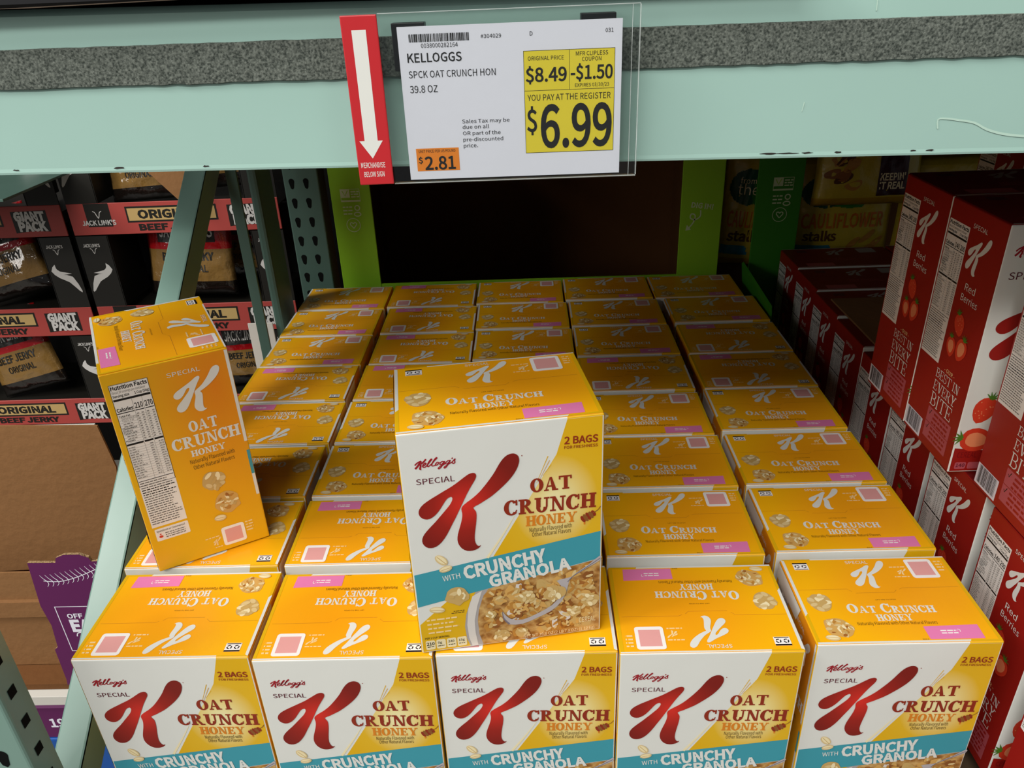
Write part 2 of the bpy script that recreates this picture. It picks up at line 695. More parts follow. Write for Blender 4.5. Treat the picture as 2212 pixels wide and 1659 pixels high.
def box_obj(name, lo, hi, m, parent=None, bevel=0.0, loc=(0, 0, 0), rot=(0, 0, 0), seg=2):
    bm = new_bm()
    add_box(bm, lo, hi, 0, bevel, seg)
    return link(name, finish(name, bm, [m]), parent, loc, rot)


def prism(bm, pts, axis, a, b, mi=0):
    """extrude a 2-D outline along axis ('x','y','z') from a to b"""
    def P(p, t):
        return {'x': (t, p[0], p[1]), 'y': (p[0], t, p[1]), 'z': (p[0], p[1], t)}[axis]
    v0 = [bm.verts.new(P(p, a)) for p in pts]
    v1 = [bm.verts.new(P(p, b)) for p in pts]
    fs = []
    n = len(pts)
    for i in range(n):
        fs.append(bm.faces.new((v0[i], v0[(i + 1) % n], v1[(i + 1) % n], v1[i])))
    fs.append(bm.faces.new(v0[::-1]))
    fs.append(bm.faces.new(v1))
    for f in fs:
        f.material_index = mi
    bmesh.ops.recalc_face_normals(bm, faces=fs)
    return fs


def copy_tree(o, parent=None):
    c = o.copy()
    COL.objects.link(c)
    if parent:
        c.parent = parent
    for ch in list(o.children):
        copy_tree(ch, c)
    return c


# ------------------------------------------------------------------ setting
def struct(name, lo, hi, m):
    return tag(box_obj(name, lo, hi, m), kind='structure')


struct('floor', (-4, -6, -1.36), (5, 4, -1.30), 'concrete')
struct('wall_back', (-4, 2.45, -1.30), (5, 2.50, 4.0), 'dark_wall')

# ------------------------------------------------------------------ shared logo outlines (mm on the carton front)
K_LEFT = [(69.6, 226.6), (71.9, 225.1), (72.3, 222.3), (71.0, 218.5), (67.0, 211.8), (62.4, 203.5), (57.2, 192.7), (53.5, 185.0), (49.4, 176.4), (44.5, 167.0), (39.2, 156.7), (33.3, 148.1), (27.5, 143.3), (22.0, 142.1), (17.4, 143.9), (14.3, 149.1), (14.4, 155.0), (17.2, 160.6), (22.3, 166.7), (28.0, 172.6), (34.5, 180.1), (40.2, 186.8), (44.9, 192.7), (47.5, 198.1), (47.3, 201.0), (45.7, 201.6), (42.3, 199.6), (38.6, 194.4), (34.3, 187.6), (29.2, 181.6), (23.7, 178.2), (19.0, 178.4), (15.2, 181.4), (13.6, 186.2), (14.9, 191.4), (18.9, 196.2), (25.1, 200.6), (32.0, 204.6), (40.1, 209.2), (48.3, 213.8), (55.1, 218.5), (60.6, 222.6), (65.3, 225.7)]
K_RIGHT = [(108.0, 243.7), (103.4, 242.5), (98.7, 238.4), (94.5, 232.2), (90.4, 224.8), (85.5, 217.5), (79.9, 210.1), (74.4, 203.6), (68.1, 197.8), (61.9, 193.3), (57.0, 189.1), (55.5, 185.5), (56.0, 180.5), (55.6, 175.5), (54.1, 169.0), (52.1, 162.5), (50.0, 155.2), (49.1, 148.4), (50.1, 142.2), (53.2, 136.6), (57.9, 133.1), (63.4, 132.5), (68.3, 134.0), (71.1, 136.2), (72.3, 138.4), (70.2, 137.4), (67.8, 139.7), (66.5, 145.1), (66.8, 151.9), (68.0, 160.3), (69.3, 168.6), (70.0, 176.1), (69.5, 181.2), (67.3, 185.8), (73.1, 189.0), (79.3, 192.7), (86.2, 197.1), (93.8, 203.5), (101.3, 210.6), (107.5, 217.9), (111.6, 224.6), (113.6, 229.5), (114.8, 234.4), (114.2, 239.6), (111.6, 242.7)]
SCRIPT = [([(15.1, 242.1), (17.2, 244.2), (19.7, 245.6), (21.4, 246.3)], 1.3), ([(21.4, 246.3), (19.5, 243.3), (17.1, 240.1), (15.1, 238.1)], 1.9), ([(26.1, 247.8), (23.7, 244.9), (21.0, 242.9)], 1.6), ([(20.5, 242.6), (20.5, 240.3), (19.6, 237.5), (20.8, 236.8)], 1.7), ([(22.5, 240.1), (24.5, 241.3), (25.8, 242.6), (25.3, 243.5), (23.6, 242.6), (22.5, 240.4), (23.1, 238.8), (25.3, 239.4), (27.9, 242.3), (30.5, 245.5), (31.6, 246.8), (30.9, 247.2), (29.1, 245.1), (27.2, 241.8), (27.0, 239.5), (28.2, 239.4), (31.6, 242.4), (34.4, 245.6), (36.5, 247.6), (36.0, 248.3), (34.0, 246.2), (31.6, 242.4), (31.1, 239.6), (32.6, 239.4), (34.5, 239.8), (36.3, 240.1), (37.6, 242.0), (36.7, 243.0), (34.9, 241.5), (34.5, 239.8)], 1.1), ([(37.1, 242.3), (39.1, 242.4)], 0.8), ([(43.0, 242.8), (41.1, 243.3), (39.0, 241.5), (38.9, 239.8), (40.6, 240.2), (43.7, 243.3), (41.6, 239.5), (38.4, 235.8), (37.0, 235.4), (37.0, 236.5), (39.3, 238.3), (42.8, 239.9), (44.4, 241.5)], 1.0), ([(48.8, 243.5), (46.7, 243.5), (44.4, 241.5), (44.5, 240.0), (46.2, 240.4), (49.1, 243.8), (46.7, 239.7), (44.1, 236.2), (42.6, 235.5), (42.6, 236.7), (44.7, 238.2), (48.9, 240.6), (50.2, 241.3)], 1.0), ([(51.2, 246.4), (50.4, 244.8)], 1.2), ([(49.7, 240.5), (52.2, 243.4), (53.5, 244.7), (52.9, 242.7), (53.1, 240.7), (51.6, 239.7), (50.2, 240.8)], 1.1)]


def logo(A, x0, y0, x1, y1, m, layer=3):
    """the big script letter fitted to a box"""
    bx0, bx1, by0, by1 = 13.6, 114.8, 132.5, 243.7
    for P in (K_LEFT, K_RIGHT):
        A.poly([(x0 + (p[0] - bx0) / (bx1 - bx0) * (x1 - x0), y0 + (p[1] - by0) / (by1 - by0) * (y1 - y0)) for p in smooth(P, 2)], m, layer)


def cluster(A, cx, cy, r, rng, layer=3, pale=True):
    A.blob(cx, cy, r, r * .95, 'oat_b' if pale else 'flake_c', layer, rng, 13, 0.14)
    for i in range(10 if pale else 30):
        a = rng.uniform(0, 6.28)
        d = r * math.sqrt(rng.uniform(0, .62))
        if pale:
            A.ell(cx + d * math.cos(a), cy + d * math.sin(a), r * rng.uniform(.3, .46), r * rng.uniform(.16, .26),
                  rng.choice(['oat_a', 'oat_c', 'oat_a', 'oat_b']), layer + 1 + i % 3, rng.uniform(0, 180), 10)
        else:
            A.blob(cx + d * math.cos(a), cy + d * math.sin(a), r * rng.uniform(.14, .30), r * rng.uniform(.08, .16),
                   rng.choice(['flake_a', 'oat_a', 'oat_b', 'flake_b', 'flake_c', 'oat_c']), layer + 1 + i % 3, rng, 8, .3, rng.uniform(0, 180))


def oat(A, cx, cy, rx, ry, ang, layer=4):
    A.ell(cx, cy, rx, ry, 'oat_a', layer, ang, 14)
    A.ell(cx, cy + ry * .12, rx * .86, ry * .7, 'oat_c', layer + 1, ang, 12)
    c, s = math.cos(rad(ang)), math.sin(rad(ang))
    A.stroke([(cx - rx * .8 * c, cy - rx * .8 * s), (cx, cy), (cx + rx * .8 * c, cy + rx * .8 * s)], ry * .14, 'oat_b', layer + 2)


def smalltext(A, x0, y0, x1, h, m, layer, rng, fill=0.8):
    """a line of print too fine to read"""
    x = x0
    while x < x1:
        l = rng.uniform(1.2, 4.0) * (h / 1.0)
        e = min(x + l, x1)
        A.rect(x, y0, e, y0 + h, m, layer)
        x = e + h * 0.5 / fill


# ------------------------------------------------------------------ oat cereal carton artwork
def front_art():
    A = Art()
    rng = random.Random(4)
    H = H_
    e = 2.0
    # yellow field on the right, teal band, lower panel
    A.poly([(162.4, H - e), (151.4, 237.0), (84.0, 121.0), (W_ - e, 137.7), (W_ - e, H - e)], 'glow_yellow', 1)
    A.poly([(e, 109.3), (W_ - e, 137.7), (W_ - e, 102.2), (e, 65.8)], 'teal', 2)
    for k in range(3):
        A.stroke([(131 + k * 3.2, 206 + k * 4), (143 + k * 1.5, 236 - k * 5)], (0.3, 0.9), 'yellow' if k != 1 else 'flake_c', 2, 1)
    A.stroke([(78, 120.5), (96, 149), (108, 170)], (3.0, 0.4), 'oat_c', 2)
    A.poly([(35.9, 72.2), (e, 41.0), (e, e), (60, e), (66, 77.6)], 'yellow', 1)
    # bowl
    rim = [(63.4, 77.1), (56.8, 64.9), (51.3, 47.0), (49.1, 30.9), (50.3, 12.6), (53.5, e)]
    A.poly(rim + [(W_ - e, e), (W_ - e, 101.6)], 'bowl_grey', 2)
    A.poly([(59.5, 72), (54, 55), (51.6, 33), (52.6, 14), (55.5, e), (62, e), (60, 20), (60, 38), (64, 58), (70, 78)], 'milk', 3)
    inner = [(76.6, 79.4), (70.1, 68.1), (65.4, 52.8), (63.2, 36.8), (64.0, 17.3), (67.6, e)]
    A.poly(inner + [(W_ - e, e), (W_ - e, 101.4)], 'cereal_print', 3)

    def inside(x, y, mg=4):
        if y < mg + e or x > W_ - e - mg:
            return False
        if y > 65.8 + (102.2 - 65.8) * (x - e) / (W_ - 2 * e) - mg:
            return False
        return x > 66 + abs(y - 30) * 0.10 + mg
    for i in range(150):
        x, y = rng.uniform(64, W_), rng.uniform(3, 100)
        s = rng.uniform(4.0, 9.0)
        if not inside(x, y, s * .95):
            continue
        A.blob(x, y, s, s * rng.uniform(.4, .8), rng.choice(['flake_a', 'flake_b', 'flake_c', 'flake_c', 'flake_d', 'flake_a', 'oat_b', 'milk']),
               4 + i % 4, rng, 10, .3, rng.uniform(0, 180))
        A.blob(x + s * .1, y + s * .12, s * .55, s * .25, rng.choice(['flake_c', 'oat_a', 'flake_a', 'oat_b']), 8, rng, 8, .3, rng.uniform(0, 180))
    # spoon over the cereal
    A.poly(smooth([(W_ - e, 106.5), (184, 96), (170, 86), (163.5, 78), (161, 66), (155, 50), (143, 38), (128, 31), (112, 25), (97, 26.5), (91, 36), (90.2, 46),
                   (93, 41), (99, 34), (112, 31), (128, 37), (144, 46), (152, 57), (155, 70), (150, 79), (158, 81), (168, 83), (182, 91.5), (W_ - e, 100)], 2), 'steel_print', 9)
    A.stroke([(W_ - e, 103), (183, 93.5), (168, 83.5), (161.5, 76)], 0.9, 'steel_dark', 10)
    A.stroke([(90.2, 46), (91.3, 36), (97, 27.2)], (0.5, 2.2), 'steel_dark', 10)
    for i in range(48):
        t = rng.uniform(0, 1)
        x = 100 + 50 * t + rng.uniform(-5, 5)
        y = 42 + 26 * t + rng.uniform(-7, 13)
        s = rng.uniform(4, 7)
        A.blob(x, y, s, s * rng.uniform(.45, .8), rng.choice(['flake_a', 'flake_b', 'flake_c', 'oat_b', 'flake_d']), 10 + i % 3, rng, 10, .3, rng.uniform(0, 180))
        A.blob(x, y + .8, s * .6, s * .25, rng.choice(['flake_c', 'oat_a']), 13, rng, 8, .3, rng.uniform(0, 180))
    cluster(A, 147.5, 63.5, 11.5, rng, 14)
    cluster(A, 117, 63, 9, rng, 14)
    cluster(A, 186, 47, 9.5, rng, 10)
    cluster(A, 168, 34, 8, rng, 10)
    cluster(A, 88, 12, 9, rng, 10)
    cluster(A, 110, 13, 7, rng, 10)
    cluster(A, 78, 44, 6, rng, 10)
    # oats on the band
    oat(A, 31, 125, 8.2, 4.8, -50, 5)
    oat(A, 34.5, 113.5, 7.0, 4.0, 15, 8)
    cluster(A, 43.5, 74.5, 12, rng, 5)
    oat(A, 21.5, 59.5, 8.3, 4.4, -10, 5)
    # logos and lettering
    for P in (K_LEFT, K_RIGHT):
        A.poly(smooth(P, 2), 'logo_red', 3)
    A.ell(117.5, 240, .6, .6, 'brown_red', 3, 0, 8)
    for p, wd in SCRIPT:
        A.stroke(p, wd, 'script_red', 3)
    A.text('SPECIAL', 14.4, 219.6, 6.3, 'plum', 3, width=37.2, bold=0.004)
    A.serif('OAT', 124.6, 195.6, 16.2, 42, 'brown_red', 4, T=.26, t=.11)
    A.serif('CRUNCH', 97.3, 171.2, 18.0, 93, 'brown_red', 4, T=.26, t=.11, ang=-1.2)
    A.serif('HONEY', 118.7, 155.0, 12.6, 52.6, 'honey_orange', 4, T=.25, t=.11, ang=-1.2)
    A.text('Naturally Flavored with', 122.5, 147.2, 5.4, 'dark_text', 4, width=43.7)
    A.text('Other Natural Flavors', 125.0, 141.0, 5.4, 'dark_text', 4, width=40.3)
    A.text('2 BAGS', 159.0, 247.8, 7.9, 'brown_red', 4, width=33.4, bold=0.022, ang=-1.5)
    A.text('FOR FRESHNESS', 159.0, 242.4, 3.1, 'brown_red', 4, width=33.2, bold=0.012, ang=-1.5)
    # honey dipper
    A.stroke([(187, 161.5), (193, 165), (W_ - 2.5, 169.3)], 0.9, 'flake_d', 4)
    for i in range(5):
        A.ell(178.0 + i * 2.7, 155.8 + i * 1.45, 2.1, 5.6 - abs(i - 1.6) * .6, 'brown_red' if i % 2 == 0 else 'flake_d', 4 + i % 2, 27, 12)
    A.blob(179.6, 150.6, 1.0, 2.3, 'honey_orange', 4, rng, 8, .1)
    A.text('WITH', 30.8, 97.2, 6.8, 'white', 5, width=18.2, bold=0.006, ang=6.0)
    A.text('CRUNCHY', 53.2, 96.8, 16.0, 'white', 5, width=87.5, bold=0.040, ang=7.2)
    A.text('GRANOLA', 79.1, 81.6, 15.0, 'white', 5, width=87.5, bold=0.040, ang=7.6)
    # small print at the foot
    for k, xx in enumerate((41.4, 39, 43, 34)):
        smalltext(A, 9.2 + .2 * k, 45.0 - 6 * k, xx, 2.1, 'pale_print', 3, rng)
    smalltext(A, 38.5, 54, 50, 1.0, 'dark_text', 3, rng)
    smalltext(A, 36, 51.5, 50, 1.0, 'dark_text', 3, rng)
    A.text('PER 1 CUP SERVING', 5.2, 19.4, 2.6, 'black', 3, width=26, bold=0.01)
    for i in range(4):
        x = 5.4 + i * 11.4
        A.rrect(x, 4.2, x + 10.2, 17.4, 2, 'oat_c', 3)
        smalltext(A, x + 1.5, 7.8, x + 8.6, 1.0, 'black', 4, rng)
    A.text('210', 6.2, 10.6, 4.2, 'black', 4, width=8.6, bold=0.02)
    A.text('0g', 18.5, 11.6, 3.0, 'black', 4, bold=0.01)
    A.text('240', 29.6, 11.6, 3.0, 'black', 4, bold=0.01)
    A.text('15g', 41, 11.6, 3.0, 'black', 4, bold=0.01)
    A.text('CEREAL', 173.7, 17.2, 7.0, 'oat_c', 18, width=18.3)
    A.text('NET WT 39.8 OZ (2 LB 7.8 OZ) (1.12 kg)', 112, 5.4, 3.9, 'oat_c', 18, width=79)
    return A


def lid_art():
    A = Art()
    rng = random.Random(9)
    W, D = W_, D_
    A.rect(1.6, 1.6, W - 1.6, D - 1.6, 'lid_orange', 1)
    # white glue-flap lip along front and rear edges, and on the short edges
    A.poly([(1.2, 0.6), (163, 0.6), (164.5, 3.2), (1.2, 3.2)], 'white', 2)
    A.poly([(164.5, 3.2), (163, 0.6), (W - 1.2, 0.6), (W - 1.2, 3.2)], 'yellow', 2)
    A.rect(36, D - 2.4, W - 1.2, D - 0.6, 'white', 2)
    A.rect(1.2, D - 2.4, 36, D - 0.6, 'yellow', 2)
    A.poly([(0.8, 42), (4.2, 46), (4.2, D - 3), (0.8, D - 1)], 'white', 2)
    A.poly([(0.8, 3.2), (4.2, 3.2), (4.2, 46), (0.8, 42)], 'yellow', 2)
    A.rect(W - 5.0, 3.2, W - 1.0, D - 2.6, 'yellow', 2)
    # tuck tab seam
    seam = [(5, 84), (62, 84), (66, 80), (66.5, 80)]
    A.stroke(seam, 0.3, 'flake_b', 2, 1)
    A.stroke([(70, 77), (76, 77), (114, 77), (118, 81)], 0.3, 'flake_b', 2, 1)
    A.stroke([(122, 82), (126, 84), (W - 8, 84)], 0.3, 'flake_b', 2, 1)
    # lettering
    logo(A, 75.3, 84.5, 121.5, 131.6, 'white', 3)
    A.text('SPECIAL', 76.3, 127.2, 5.0, 'white', 3, width=27, bold=0.004)
    A.serif('OAT CRUNCH', 50.3, 45.6, 14.0, 97, 'white', 3, T=.24, t=.10, caps1=.76, ang=-1.0)
    A.serif('HONEY', 77.5, 32.4, 9.8, 39.8, 'white', 3, T=.24, t=.10)
    A.text('Naturally Flavored with Other Natural Flavors', 53.4, 26.6, 4.6, 'dark_text', 3, width=87)
    A.text('LIFT TAB TO OPEN', 87.6, 64.4, 1.7, 'dark_text', 3, width=23)
    # code card: the code itself is not drawn
    A.rrect(147, 99.8, 179, 133, 3.5, 'code_card', 3)
    A.rect(151, 104.5, 175, 128.5, 'code_pink', 4)
    logo(A, 132, 106, 144, 117, 'pale_print', 3)
    for k in range(2):
        smalltext(A, 125.6, 119 - 17 * k, 144, 1.6, 'pale_print', 3, rng)
    for k in range(4):
        smalltext(A, 182, 112 + 5 * k, 190, 2.2, 'pale_print', 3, rng)
    # recycling mark
    A.rect(12.4, 118.2, 30, 130.8, 'code_card', 3)
    A.rect(12.4, 128.6, 30, 130.8, 'black', 4)
    for cx in (17, 25.4):
        A.ring(cx, 124.2, 3.0, 3.0, 1.3, 'black', 4, 0, 95, 6)
        A.ring(cx, 124.2, 3.0, 3.0, 1.3, 'black', 4, 120, 215, 6)
        A.ring(cx, 124.2, 3.0, 3.0, 1.3, 'black', 4, 240, 335, 6)
    A.rect(13.4, 119, 29, 120, 'black', 4)
    # granola clusters
    cluster(A, 24, 62.5, 14, rng, 3)
    cluster(A, 31.5, 24, 16, rng, 3, pale=False)
    oat(A, 19.5, 8.6, 8, 4.2, -6, 7)
    A.text('BOX A', 114, 3.6, 1.8, 'dark_text', 3, width=6.5)
    return A


def patch_art():
    A = Art()
    rng = random.Random(2)
    A.poly([(122.3, 4.4), (180.6, 4.4), (181.6, 24.6), (122.4, 23.0)], 'pink', 3)
    for k in range(2):
        smalltext(A, 138, 15.5 - 3.6 * k, 156, 1.6, 'code_card', 4, rng)
    A.stroke([(157, 18), (159, 17), (158.6, 14)], 0.7, 'code_card', 4)
    return A


def facts(A, x0, x1, y0, y1, rng, n=11, cal='210', cal2='270', red=False):
    """nutrition panel: heading, bars, columns of figures"""
    w = x1 - x0
    A.rect(x0, y0, x1, y1, 'panel_white', 2)
    if not red:
        A.frame(x0, y0 + (y1 - y0) * .31, x1, y1, 0.5, 'black', 3)
    k = (y1 - y0) / 196.0
    y = y1
    A.text('Nutrition Facts', x0 + 1.4, y - 6.6 * k, 4.6 * k, 'black', 3, width=w - 2.8, bold=0.03)
    A.text('About 20 servings per container' if not red else 'About 30 servings per container', x0 + 1.4, y - 11.2 * k, 3.0 * k, 'grey_text', 3, width=w * .86)
    A.text('Serving size', x0 + 1.4, y - 16 * k, 3.0 * k, 'black', 3, width=w * .42, bold=0.02)
    A.text('1 Cup (54g)' if not red else '1 Cup (39g)', x1 - 1.2, y - 16 * k, 3.0 * k, 'black', 3, width=w * .38, bold=0.02, align='r')
    A.rect(x0 + 1, y - 20.6 * k, x1 - 1, y - 18 * k, 'black', 3)
    A.text('Calories', x0 + 1.4, y - 34 * k, 4.4 * k, 'black', 3, width=w * .42, bold=0.03)
    A.text(cal, x0 + w * .50, y - 33.6 * k, 6.6 * k, 'black', 3, width=w * .21, bold=0.02)
    A.text(cal2, x0 + w * .76, y - 33.6 * k, 6.6 * k, 'black', 3, width=w * .21, bold=0.02)
    for c in (.47, .73):
        A.rect(x0 + w * c, y - 128 * k, x0 + w * c + .3, y - 21 * k, 'grey_line', 3)
    for a, b in ((.02, .46), (.49, .72), (.75, .98)):
        A.rect(x0 + w * a, y - 36.6 * k, x0 + w * b, y - 35.6 * k, 'black', 3)
        A.rect(x0 + w * a, y - 78.4 * k, x0 + w * b, y - 76 * k, 'black', 3)
    rows = ['Total Fat', 'Saturated Fat', 'Trans Fat', '', '', 'Cholesterol', 'Sodium', 'Total Carb.', '', '', 'Protein']
    for i in range(n):
        yy = y - (41 + i * 3.25) * k
        if i < len(rows) and rows[i]:
            bold = rows[i] in ('Total Fat', 'Cholesterol', 'Sodium', 'Total Carb.', 'Protein')
            A.text(rows[i], x0 + (1.4 if bold else 3.4), yy, 2.1 * k, 'black' if bold else 'grey_text', 3, bold=0.02 if bold else 0)
        else:
            smalltext(A, x0 + 4, yy, x0 + w * .34, 1.2 * k, 'grey_line', 3, rng)
        for c in (.5, .62, .76, .9):
            smalltext(A, x0 + w * c, yy, x0 + w * (c + .06), 1.3 * k, 'grey_line', 3, rng)
        A.rect(x0 + 1.2, yy - .9 * k, x1 - 1.2, yy - .65 * k, 'grey_line', 3)
    for i in range(14):
        yy = y - (82 + i * 3.2) * k
        smalltext(A, x0 + 1.4, yy, x0 + w * rng.uniform(.2, .4), 1.2 * k, 'grey_line', 3, rng)
        smalltext(A, x0 + w * .6, yy, x0 + w * .7, 1.2 * k, 'grey_line', 3, rng)
        smalltext(A, x0 + w * .84, yy, x0 + w * .97, 1.2 * k, 'grey_line', 3, rng)
        A.rect(x0 + 1.2, yy - .9 * k, x1 - 1.2, yy - .65 * k, 'grey_line', 3)
    A.rect(x0 + 1, y - 128.6 * k, x1 - 1, y - 127.8 * k, 'black', 3)
    yy = y - 132 * k
    i = 0
    while yy > y0 + 3:
        smalltext(A, x0 + 1.6, yy, x1 - rng.uniform(1.5, w * .25), 1.3 * k, 'grey_text' if i not in (3, 4, 5) else 'black', 3, rng)
        yy -= 3.3 * k
        i += 1


def side_art(left=False):
    A = Art()
    rng = random.Random(6)
    D, H = D_, H_
    A.rect(1.5, 1.5, D - 1.5, H - 1.5, 'side_orange', 1)
    facts(A, 6.4, 47.2, 66, 263, rng)
    A.rrect(8.0, 45, 47, 63, 1.5, 'panel_white', 2)
    A.text('Questions or Comments?', 10, 58, 2.6, 'black', 3, width=33, bold=.01)
    for k in range(3):
        smalltext(A, 19, 54 - 3 * k, 42, 1.2, 'grey_text', 3, rng)
    A.ell(13.5, 51, 2.4, 1.8, 'strawberry', 3)
    A.ell(13.5, 54.5, 1, 1, 'strawberry', 3)
    logo(A, 68.3, 205, 124.5, 258.8, 'white', 3)
    A.text('SPECIAL', 66.9, 256.6, 5.2, 'white', 3, width=36.5, bold=0.005)
    A.serif('OAT', 75.6, 181.0, 14.2, 33.4, 'white', 3, T=.25, t=.11)
    A.serif('CRUNCH', 52.4, 161.0, 15.6, 78.5, 'white', 3, T=.25, t=.11)
    A.serif('HONEY', 70.7, 147.8, 8.6, 40, 'white', 3, T=.24, t=.10)
    A.text('Naturally Flavored with', 67.4, 138.6, 5.6, 'dark_text', 3, width=52.3)
    A.text('Other Natural Flavors', 69.5, 130.0, 5.6, 'dark_text', 3, width=48.6)
    cluster(A, 88.4, 107.5, 13.5, rng, 3)
    cluster(A, 97, 71.5, 15.5, rng, 3, pale=False)
    oat(A, 84.5, 52, 7.4, 4.6, -5, 7)
    A.rrect(81.5, 7.6, 110, 36, 3.5, 'code_card', 3)
    A.rect(85.5, 11.6, 106, 32, 'code_pink', 4)
    logo(A, 69, 12, 79, 24, 'pale_print', 3)
    smalltext(A, 60.8, 25, 78, 1.6, 'pale_print', 3, rng)
    smalltext(A, 70, 8.6, 79, 1.4, 'pale_print', 3, rng)
    for k in range(4):
        smalltext(A, 112, 20 + 4.4 * k, 121, 2.0, 'pale_print', 3, rng)
    # glue edge: the front artwork wraps a few millimetres round the right-hand edge
    A.rect(D - 4.5, 150, D - 0.8, H - 2, 'white', 2)
    A.rect(D - 4.5, 102, D - 0.8, 137, 'teal', 2)
    A.rect(D - 4.5, 70, D - 0.8, 102, 'white', 2)
    if left:                                   # the unprinted white glue flap under the lid's left edge
        A.poly([(1, H - 24), (76, H - 24), (84, H - 1.6), (1, H - 1.6)], 'white', 5)
    return A


def carton_meshes():
    W, D, H = W_ / 1000, D_ / 1000, H_ / 1000
    bm = new_bm()
    mats = ['white', 'side_orange', 'lid_orange', 'yellow', 'kraft']
    add_box(bm, (0, 0, 0), (W, D, H), 0)
    bmesh.ops.bisect_plane(bm, geom=bm.verts[:] + bm.edges[:] + bm.faces[:], plane_co=(0.1624, 0, 0), plane_no=(1, 0, 0))
    bmesh.ops.bisect_plane(bm, geom=bm.verts[:] + bm.edges[:] + bm.faces[:], plane_co=(W - 0.1624, 0, 0), plane_no=(1, 0, 0))
    es = [e for e in bm.edges if len(e.link_faces) == 2 and e.calc_face_angle() > 0.2]
    bmesh.ops.bevel(bm, geom=es, offset=0.0019, segments=3, affect='EDGES', profile=0.6)
    uvl = bm.loops.layers.uv[0]
    for f in bm.faces:
        n, c = f.normal, f.calc_center_median()
        if abs(n.x) > .7:
            f.material_index = 1
        elif n.z > .9:
            f.material_index = 2
        elif n.z < -.5:
            f.material_index = 4
        else:
            yellow = (c.x > .1624 and n.y < .2) or (c.x < W - .1624 and n.y >= .2)
            f.material_index = 3 if (yellow and c.z > H - .01) else 0
        for lp in f.loops:
            lp[uvl].uv = ((lp.vert.co.x + lp.vert.co.y) * 10, (lp.vert.co.z if n.z < .9 else lp.vert.co.y) * 10)
    fa, sa, la = front_art(), side_art(), side_art(True)
    fa.mesh('', planar((0, 0, 0), (1, 0, 0), (0, 0, 1), (0, -1, 0)), bm=bm, mats=mats)
    fa.mesh('', planar((W, D, 0), (-1, 0, 0), (0, 0, 1), (0, 1, 0)), bm=bm, mats=mats)
    sa.mesh('', planar((W, 0, 0), (0, 1, 0), (0, 0, 1), (1, 0, 0)), bm=bm, mats=mats)
    la.mesh('', planar((0, D, 0), (0, -1, 0), (0, 0, 1), (-1, 0, 0)), bm=bm, mats=mats)
    body = finish('carton_body', bm, mats)
    bm = new_bm()
    mats = ['lid_orange']
    add_box(bm, (0.0012, 0.0008, H - 0.0002), (W - 0.0012, D - 0.0008, H + 0.0007), 0, 0.0004, 1)
    for f in bm.faces:
        for lp in f.loops:
            lp[bm.loops.layers.uv[0]].uv = (lp.vert.co.x * 10, lp.vert.co.y * 10)
    lid_art().mesh('', planar((0, 0, H + 0.0007), (1, 0, 0), (0, 1, 0), (0, 0, 1)), bm=bm, mats=mats)
    lid = finish('carton_lid', bm, mats)
    patch = patch_art().mesh('date_patch', planar((0, 0, H + 0.0007), (1, 0, 0), (0, 1, 0), (0, 0, 1)))
    return body, lid, patch


BODY, LID, PATCH = carton_meshes()


def carton(name, label, loc, rz, group=None, pivot=True, rx=0.0, ry=0.0):
    t = thing(name, label, 'cereal box', loc, (rx, ry, rz), group)
    link('carton_body', BODY, t)
    link('lid_panel', LID, t)
    link('date_patch', PATCH, t)['label'] = 'pink printed date patch on the lid'
    return t


# measured positions of the top-layer boxes (left-front corner, metres); z = 0 is their top
BX = {(1, 1): (0.0048, -0.0192), (1, 2): (-0.0043, 0.1307), (1, 3): (-0.0066, 0.2787), (1, 4): (-0.0032, 0.4235), (1, 5): (-0.0075, 0.5698),
      (1, 6): (-0.0053, 0.7122), (1, 7): (-0.0061, 0.8570), (1, 8): (-0.0048, 1.0035), (2, 1): (0.2080, -0.025), (2, 2): (0.2017, 0.1301),
      (2, 3): (0.2014, 0.2775), (2, 4): (0.203, 0.4225), (2, 5): (0.205, 0.567), (2, 6): (0.2076, 0.7113), (2, 7): (0.2063, 0.8590), (2, 8): (0.1988, 1.0060),
      (3, 1): (0.4086, -0.022), (3, 2): (0.407, 0.131), (3, 3): (0.408, 0.2785), (3, 4): (0.409, 0.4225), (3, 5): (0.4095, 0.571), (3, 6): (0.409, 0.716),
      (3, 7): (0.4075, 0.865), (3, 8): (0.402, 1.010), (4, 1): (0.6094, -0.0265), (4, 2): (0.6101, 0.1313), (4, 3): (0.6137, 0.2793), (4, 4): (0.6115, 0.4218),
      (4, 5): (0.6116, 0.5732), (4, 6): (0.6122, 0.7195), (4, 7): (0.6102, 0.8668), (4, 8): (0.6047, 1.0168), (5, 1): (0.8223, -0.0188), (5, 2): (0.8224, 0.1333),
      (5, 3): (0.8222, 0.2793), (5, 4): (0.8228, 0.4294), (5, 5): (0.8245, 0.5739), (5, 6): (0.8259, 0.7183), (5, 7): (0.8257, 0.8687), (5, 8): (0.8075, 1.0118)}
FLIP = {(1, 1), (1, 2), (1, 3), (1, 4), (1, 5), (2, 1), (2, 2), (2, 5), (2, 6), (2, 7), (2, 8), (3, 1), (4, 1), (4, 5), (5, 5), (5, 6)}
ORD = ['', 'front', 'second', 'third', 'fourth', 'fifth', 'sixth', 'seventh', 'rearmost']
CNAME = ['', 'leftmost', 'second', 'middle', 'fourth', 'rightmost']
rj = random.Random(11)
